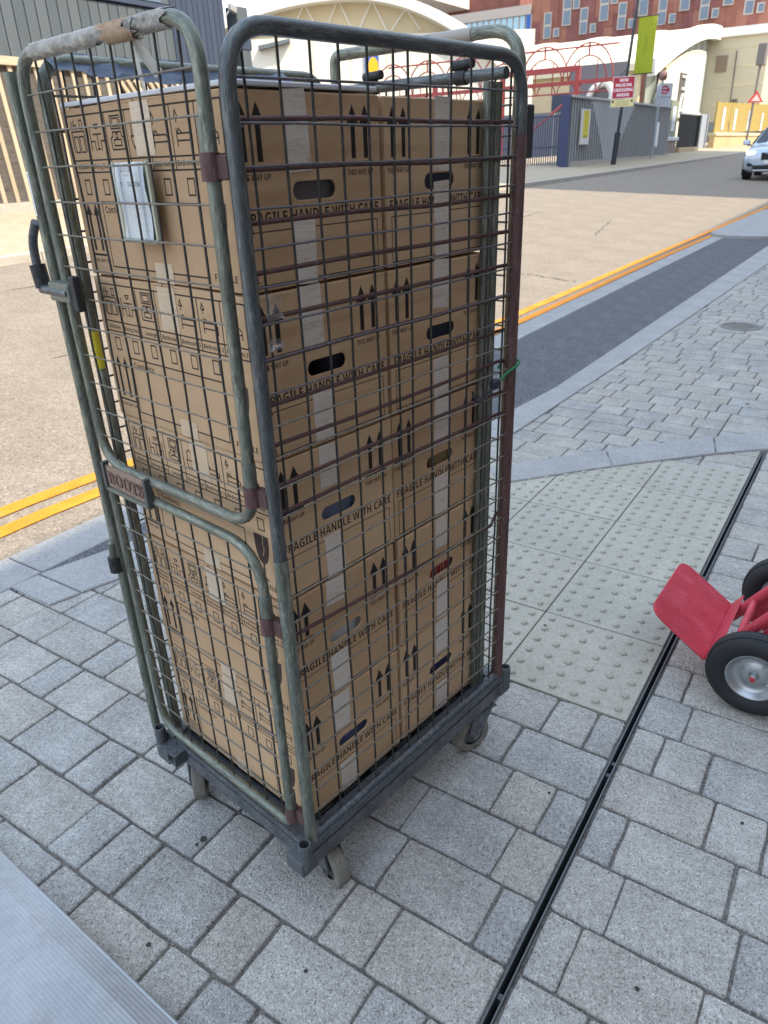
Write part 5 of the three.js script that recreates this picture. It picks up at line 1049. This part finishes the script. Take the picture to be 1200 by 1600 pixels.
{
  const tx = canvasTex(256, 700, (c, w, h) => { c.fillStyle = '#a3ac2a'; c.fillRect(0, 0, w, h); const r = rand(2); for (let i = 0; i < 900; i++) { c.fillStyle = `rgba(${r() < 0.5 ? '80,96,20' : '190,196,70'},0.10)`; c.fillRect(r() * w, r() * h, 2 + r() * 6, 10 + r() * 40); } c.save(); c.translate(w * 0.52, h * 0.45); c.rotate(-Math.PI / 2); c.fillStyle = 'rgba(90,104,28,.55)'; c.font = '26px sans-serif'; c.textAlign = 'center'; for (let i = 0; i < 3; i++) c.fillRect(-120, -20 + i * 16, 240 - i * 30, 5); c.restore(); });
  const t = thing('street_banner', 'lime green cloth banner hanging from the lamp post arms', 'banner', [34.0, 4.2, -9.98], -Math.PI / 2);
  const g = new THREE.BoxGeometry(0.76, 1.98, 0.02, 8, 10, 1); { const p = g.attributes.position; for (let i = 0; i < p.count; i++) p.setZ(i, p.getZ(i) + 0.05 * Math.sin(p.getX(i) * 4 + p.getY(i))); g.computeVertexNormals(); } g.translate(0.47, 0.99, 0);
  mesh('cloth', g, std({ map: tx, roughness: 0.85 }), t);
  mesh('banner_pole', rod(V(0, 2.0, 0), V(0.9, 2.0, 0), 0.02, 8), ironDark, t); mesh('banner_pole', rod(V(0, -0.02, 0), V(0.9, -0.02, 0), 0.02, 8), ironDark, t);
}
{
  const t = thing('crossing_notice', 'red temporary notice reading new pelican crossing ahead above a pale yellow plate', 'road sign', [32.95, 3.26, -9.93], -1.45);
  const tx = canvasTex(512, 480, (c, w, h) => { c.fillStyle = '#e6dfe0'; c.fillRect(0, 0, w, h); c.fillStyle = '#b01e36'; c.fillRect(12, 12, w - 24, h - 24); c.fillStyle = '#fff'; c.font = 'bold 92px sans-serif'; c.textAlign = 'center'; ['NEW', 'PELICAN', 'CROSSING', 'AHEAD'].forEach((s, i) => c.fillText(s, w / 2, 112 + i * 106, w - 60)); });
  const t2 = canvasTex(512, 180, (c, w, h) => { c.fillStyle = '#e6d79a'; c.fillRect(0, 0, w, h); c.fillStyle = '#3c3a30'; c.fillRect(24, 24, 44, 56); c.fillRect(w - 68, 24, 44, 56); c.fillStyle = '#a89a68'; for (let i = 0; i < 3; i++) c.fillRect(110, 40 + i * 44, w - 220, 18); });
  mesh('notice_board', between(-0.44, 0.44, 0.0, 0.8, -0.02, 0.02), ironDark, t);
  mesh('notice_face', (() => { const g = new THREE.PlaneGeometry(0.88, 0.8); g.translate(0, 0.4, 0.024); return g; })(), std({ map: tx, roughness: 0.5 }), t);
  mesh('lower_plate', between(-0.47, 0.47, -0.3, -0.02, -0.02, 0.02), ironDark, t);
  mesh('lower_face', (() => { const g = new THREE.PlaneGeometry(0.94, 0.28); g.translate(0, -0.16, 0.024); return g; })(), std({ map: t2, roughness: 0.5 }), t);
  mesh('hanging_strap', rod(V(-0.2, 0.8, 0), V(0.0, 1.0, -0.03), 0.015, 6), ironDark, t);
}
{
  const t = thing('low_brick_wall', 'low grey brick wall with stone coping and a green hoarding on top', 'wall', [47.0, 0, -11.6]);
  mesh('brickwork', metreUV(between(-2.7, 2.9, 0.4, 1.68, -0.3, 0), 1), std({ map: stoneTex([132, 124, 118], 0.7), roughness: 0.95 }), t);
  mesh('coping', rbox(5.8, 0.22, 0.5, 0.06, 0.1, 1.78, -0.12), slatPale, t);
  mesh('hoarding', between(-2.4, 2.85, 1.9, 3.82, -0.18, -0.08), std({ map: stoneTex([128, 136, 118], 0.3), roughness: 0.85 }), t);
  for (const x of [-0.8, 1.0]) mesh('hoarding_batten', between(x, x + 0.08, 1.9, 3.8, -0.08, -0.05), std({ color: hex(108, 116, 100), roughness: 0.85 }), t);
  mesh('notice_strip', between(1.55, 2.3, 2.2, 3.5, -0.078, -0.06), std({ map: canvasTex(64, 256, (c, w, h) => { c.fillStyle = '#c6ccd6'; c.fillRect(0, 0, w, h); c.fillStyle = '#8a94a6'; for (let i = 0; i < 9; i++) c.fillRect(10, 20 + i * 24, w - 20 - (i % 3) * 12, 9); }), roughness: 0.7 }), t);
}
{
  const t = thing('iron_railing', 'black iron railing with closely set bars beside the green hoarding', 'railing', [52.6, 0, -11.6]);
  const bk = std({ color: hex(34, 36, 40), roughness: 0.5 });
  for (let x = -2.4; x < 2.3; x += 0.42) mesh('bar', rbox(0.1, 1.95, 0.08, 0.01, x, 2.15, 0), bk, t);
  mesh('top_rail', rbox(5.0, 0.16, 0.2, 0.03, 0, 3.2, 0), slatPale, t); mesh('bottom_wall', rbox(5, 0.5, 0.4, 0.03, 0, 1.05, 0), std({ map: stoneTex([176, 156, 126], 0.5), roughness: 0.9 }), t);
  mesh('gate_stop', rbox(0.4, 2.3, 0.2, 0.03, 2.45, 2.0, 0.1), bk, t);
  const p = thing('grey_hoarding', 'plain grey board panel between the iron railing and the yellow hoarding', 'fence', [58.2, 0, -12.3]);
  mesh('board', between(-3.2, 3.2, 0.6, 3.35, -0.1, 0), std({ color: hex(142, 150, 160), roughness: 0.85 }), p); mesh('post', between(2.9, 3.1, 0.6, 3.4, 0, 0.1), slatDark, p);
}
{
  const Z = -11.8, t = thing('yellow_hoarding', 'sunlit yellow hoarding with slim posters standing on a low stone wall', 'fence', [61.6, 0, Z]);
  const ym = std({ map: stoneTex([158, 138, 74], 0.25), roughness: 0.8 });
  for (let x = 0, k = 0; x < 40; x += 2.44, k++) mesh('board', between(x, x + 2.42, 2.15 + x * 0.012, 4.15 + x * 0.02, -0.1 - (k % 2) * 0.02, 0), ym, t);
  mesh('stone_wall', metreUV(between(0, 40, 0.5, 1.95, -0.3, 0.1), 1), std({ map: stoneTex([190, 164, 124], 0.5), roughness: 0.95 }), t);
  mesh('coping', rbox(40, 0.24, 0.6, 0.06, 20, 2.06, -0.1), std({ map: stoneTex([206, 190, 156], 0.3), roughness: 0.9 }), t);
  const cols = ['#6a5a7a', '#7c7a78', '#5a7aa8', '#7aa0a0']; let k = 0;
  for (const x of [2.6, 7.2, 13.4, 20.5]) { const c0 = cols[k++]; const tx = canvasTex(64, 256, (c, w, h) => { c.fillStyle = '#d8d4d0'; c.fillRect(0, 0, w, h); const r = rand(60 + k); for (let y = 6; y < h - 10; y += 18) { c.fillStyle = r() < 0.6 ? c0 : '#eceae8'; c.fillRect(8 + r() * 14, y, 20 + r() * 20, 12); } }); mesh('poster', (() => { const g = new THREE.PlaneGeometry(1.0, 1.5); g.translate(x, 3.1, 0.03); return g; })(), std({ map: tx, roughness: 0.6 }), t); }
}
{
  const t = thing('bus_stop_flag', 'slim bus stop post with a white flag bearing a red ring', 'bus stop', [40.1, 0.85, -10.4]);
  const gm = std({ color: hex(150, 158, 164), roughness: 0.5 });
  mesh('post', rod(V(0, 0, 0), V(0.55, 3.55, 0), 0.05, 8), gm, t);
  mesh('timetable_case', rbox(0.42, 1.1, 0.1, 0.02, 0.3, 1.1, 0.06), std({ color: hex(170, 184, 192), roughness: 0.3 }), t);
  mesh('finial', lathe([[0.0001, 0.24], [0.16, 0.18], [0.2, 0], [0.16, -0.16], [0.0001, -0.2]], 16), std({ color: hex(128, 96, 92), roughness: 0.6 }), t).position.set(0.58, 3.66, 0);
  const tx = canvasTex(128, 192, (c, w, h) => { c.fillStyle = '#c6cad6'; c.fillRect(0, 0, w, h); c.strokeStyle = '#b8324a'; c.lineWidth = 13; c.beginPath(); c.arc(w / 2, 52, 30, 0, 7); c.stroke(); c.fillStyle = '#b8324a'; c.fillRect(22, 44, w - 44, 16); c.fillStyle = '#9aa2b8'; c.fillRect(10, 104, w - 20, 16); c.fillStyle = '#b2b8c6'; for (let i = 0; i < 3; i++) c.fillRect(14, 130 + i * 18, w - 40, 8); });
  const f = mesh('flag', rbox(0.86, 1.05, 0.06, 0.01, 0, 0, 0), gm, t); f.position.set(1.1, 2.86, 0); f.rotation.y = -0.8;
  mesh('flag_face', (() => { const g = new THREE.PlaneGeometry(0.82, 1.0); g.translate(0, 0, 0.034); return g; })(), std({ map: tx, roughness: 0.5 }), f);
}
{
  const t = thing('warning_sign_post', 'grey post carrying a red bordered triangular warning sign by the yellow hoarding', 'road sign', [66.5, 1.4, -10.3]);
  const gm = std({ color: hex(110, 104, 100), roughness: 0.6 });
  mesh('post', rod(V(0, 0, 0), V(0.7, 6.4, 0), 0.09, 8), gm, t);
  mesh('cabinet', rbox(0.9, 1.4, 0.6, 0.05, 0.7, 5.9, 0), std({ color: hex(120, 112, 108), roughness: 0.6 }), t);
  const tri = (s, d, z) => { const g = extrude([[-s, 0], [s, 0], [0, s * 1.732]], d); g.translate(0, s < 0.9 ? 0.19 : 0, z); return g; };
  const a = mesh('triangle_border', tri(1.0, 0.06, 0), std({ color: hex(178, 40, 48), roughness: 0.5 }), t); a.position.set(0.3, 2.75, 0.1); a.rotation.y = -0.9; a.scale.set(0.62, 0.45, 1);
  mesh('triangle_face', tri(0.6, 0.02, 0.062), std({ color: hex(196, 176, 172), roughness: 0.5 }), a);
}
// ---------------------------------------------------------------- buildings on this side that shade the pavement
{
  const bm = std({ map: stoneTex([150, 128, 110], 0.35), roughness: 0.95 });
  for (const [name, label, x0, x1, h] of [['street_building', 'low brick building behind the viewpoint whose shadow covers the pavement', -34, 19.4, 13.15], ['street_building', 'tall brick building further along this side of the street', 19.41, 54, 27.5]]) {
    const t = thing(name, label, 'building', [x0, 0, 9]);
    mesh('wall', metreUV(between(0, x1 - x0, -0.3, h - 0.25, 0.06, 12), 2), bm, t);
    mesh('parapet', between(0, x1 - x0, h - 0.25, h, 0, 12), kerbMat, t);
    const wm = std({ color: hex(70, 84, 98), roughness: 0.1, metalness: 0.2 });
    for (let y = 1.0; y < h - 2; y += 3.1) for (let x = 1.4; x < x1 - x0 - 2; x += 3.4) mesh('window', between(x, x + 1.5, y, y + 1.7, 0.03, 0.07), wm, t);
  }
}
renderer.render(scene, camera);
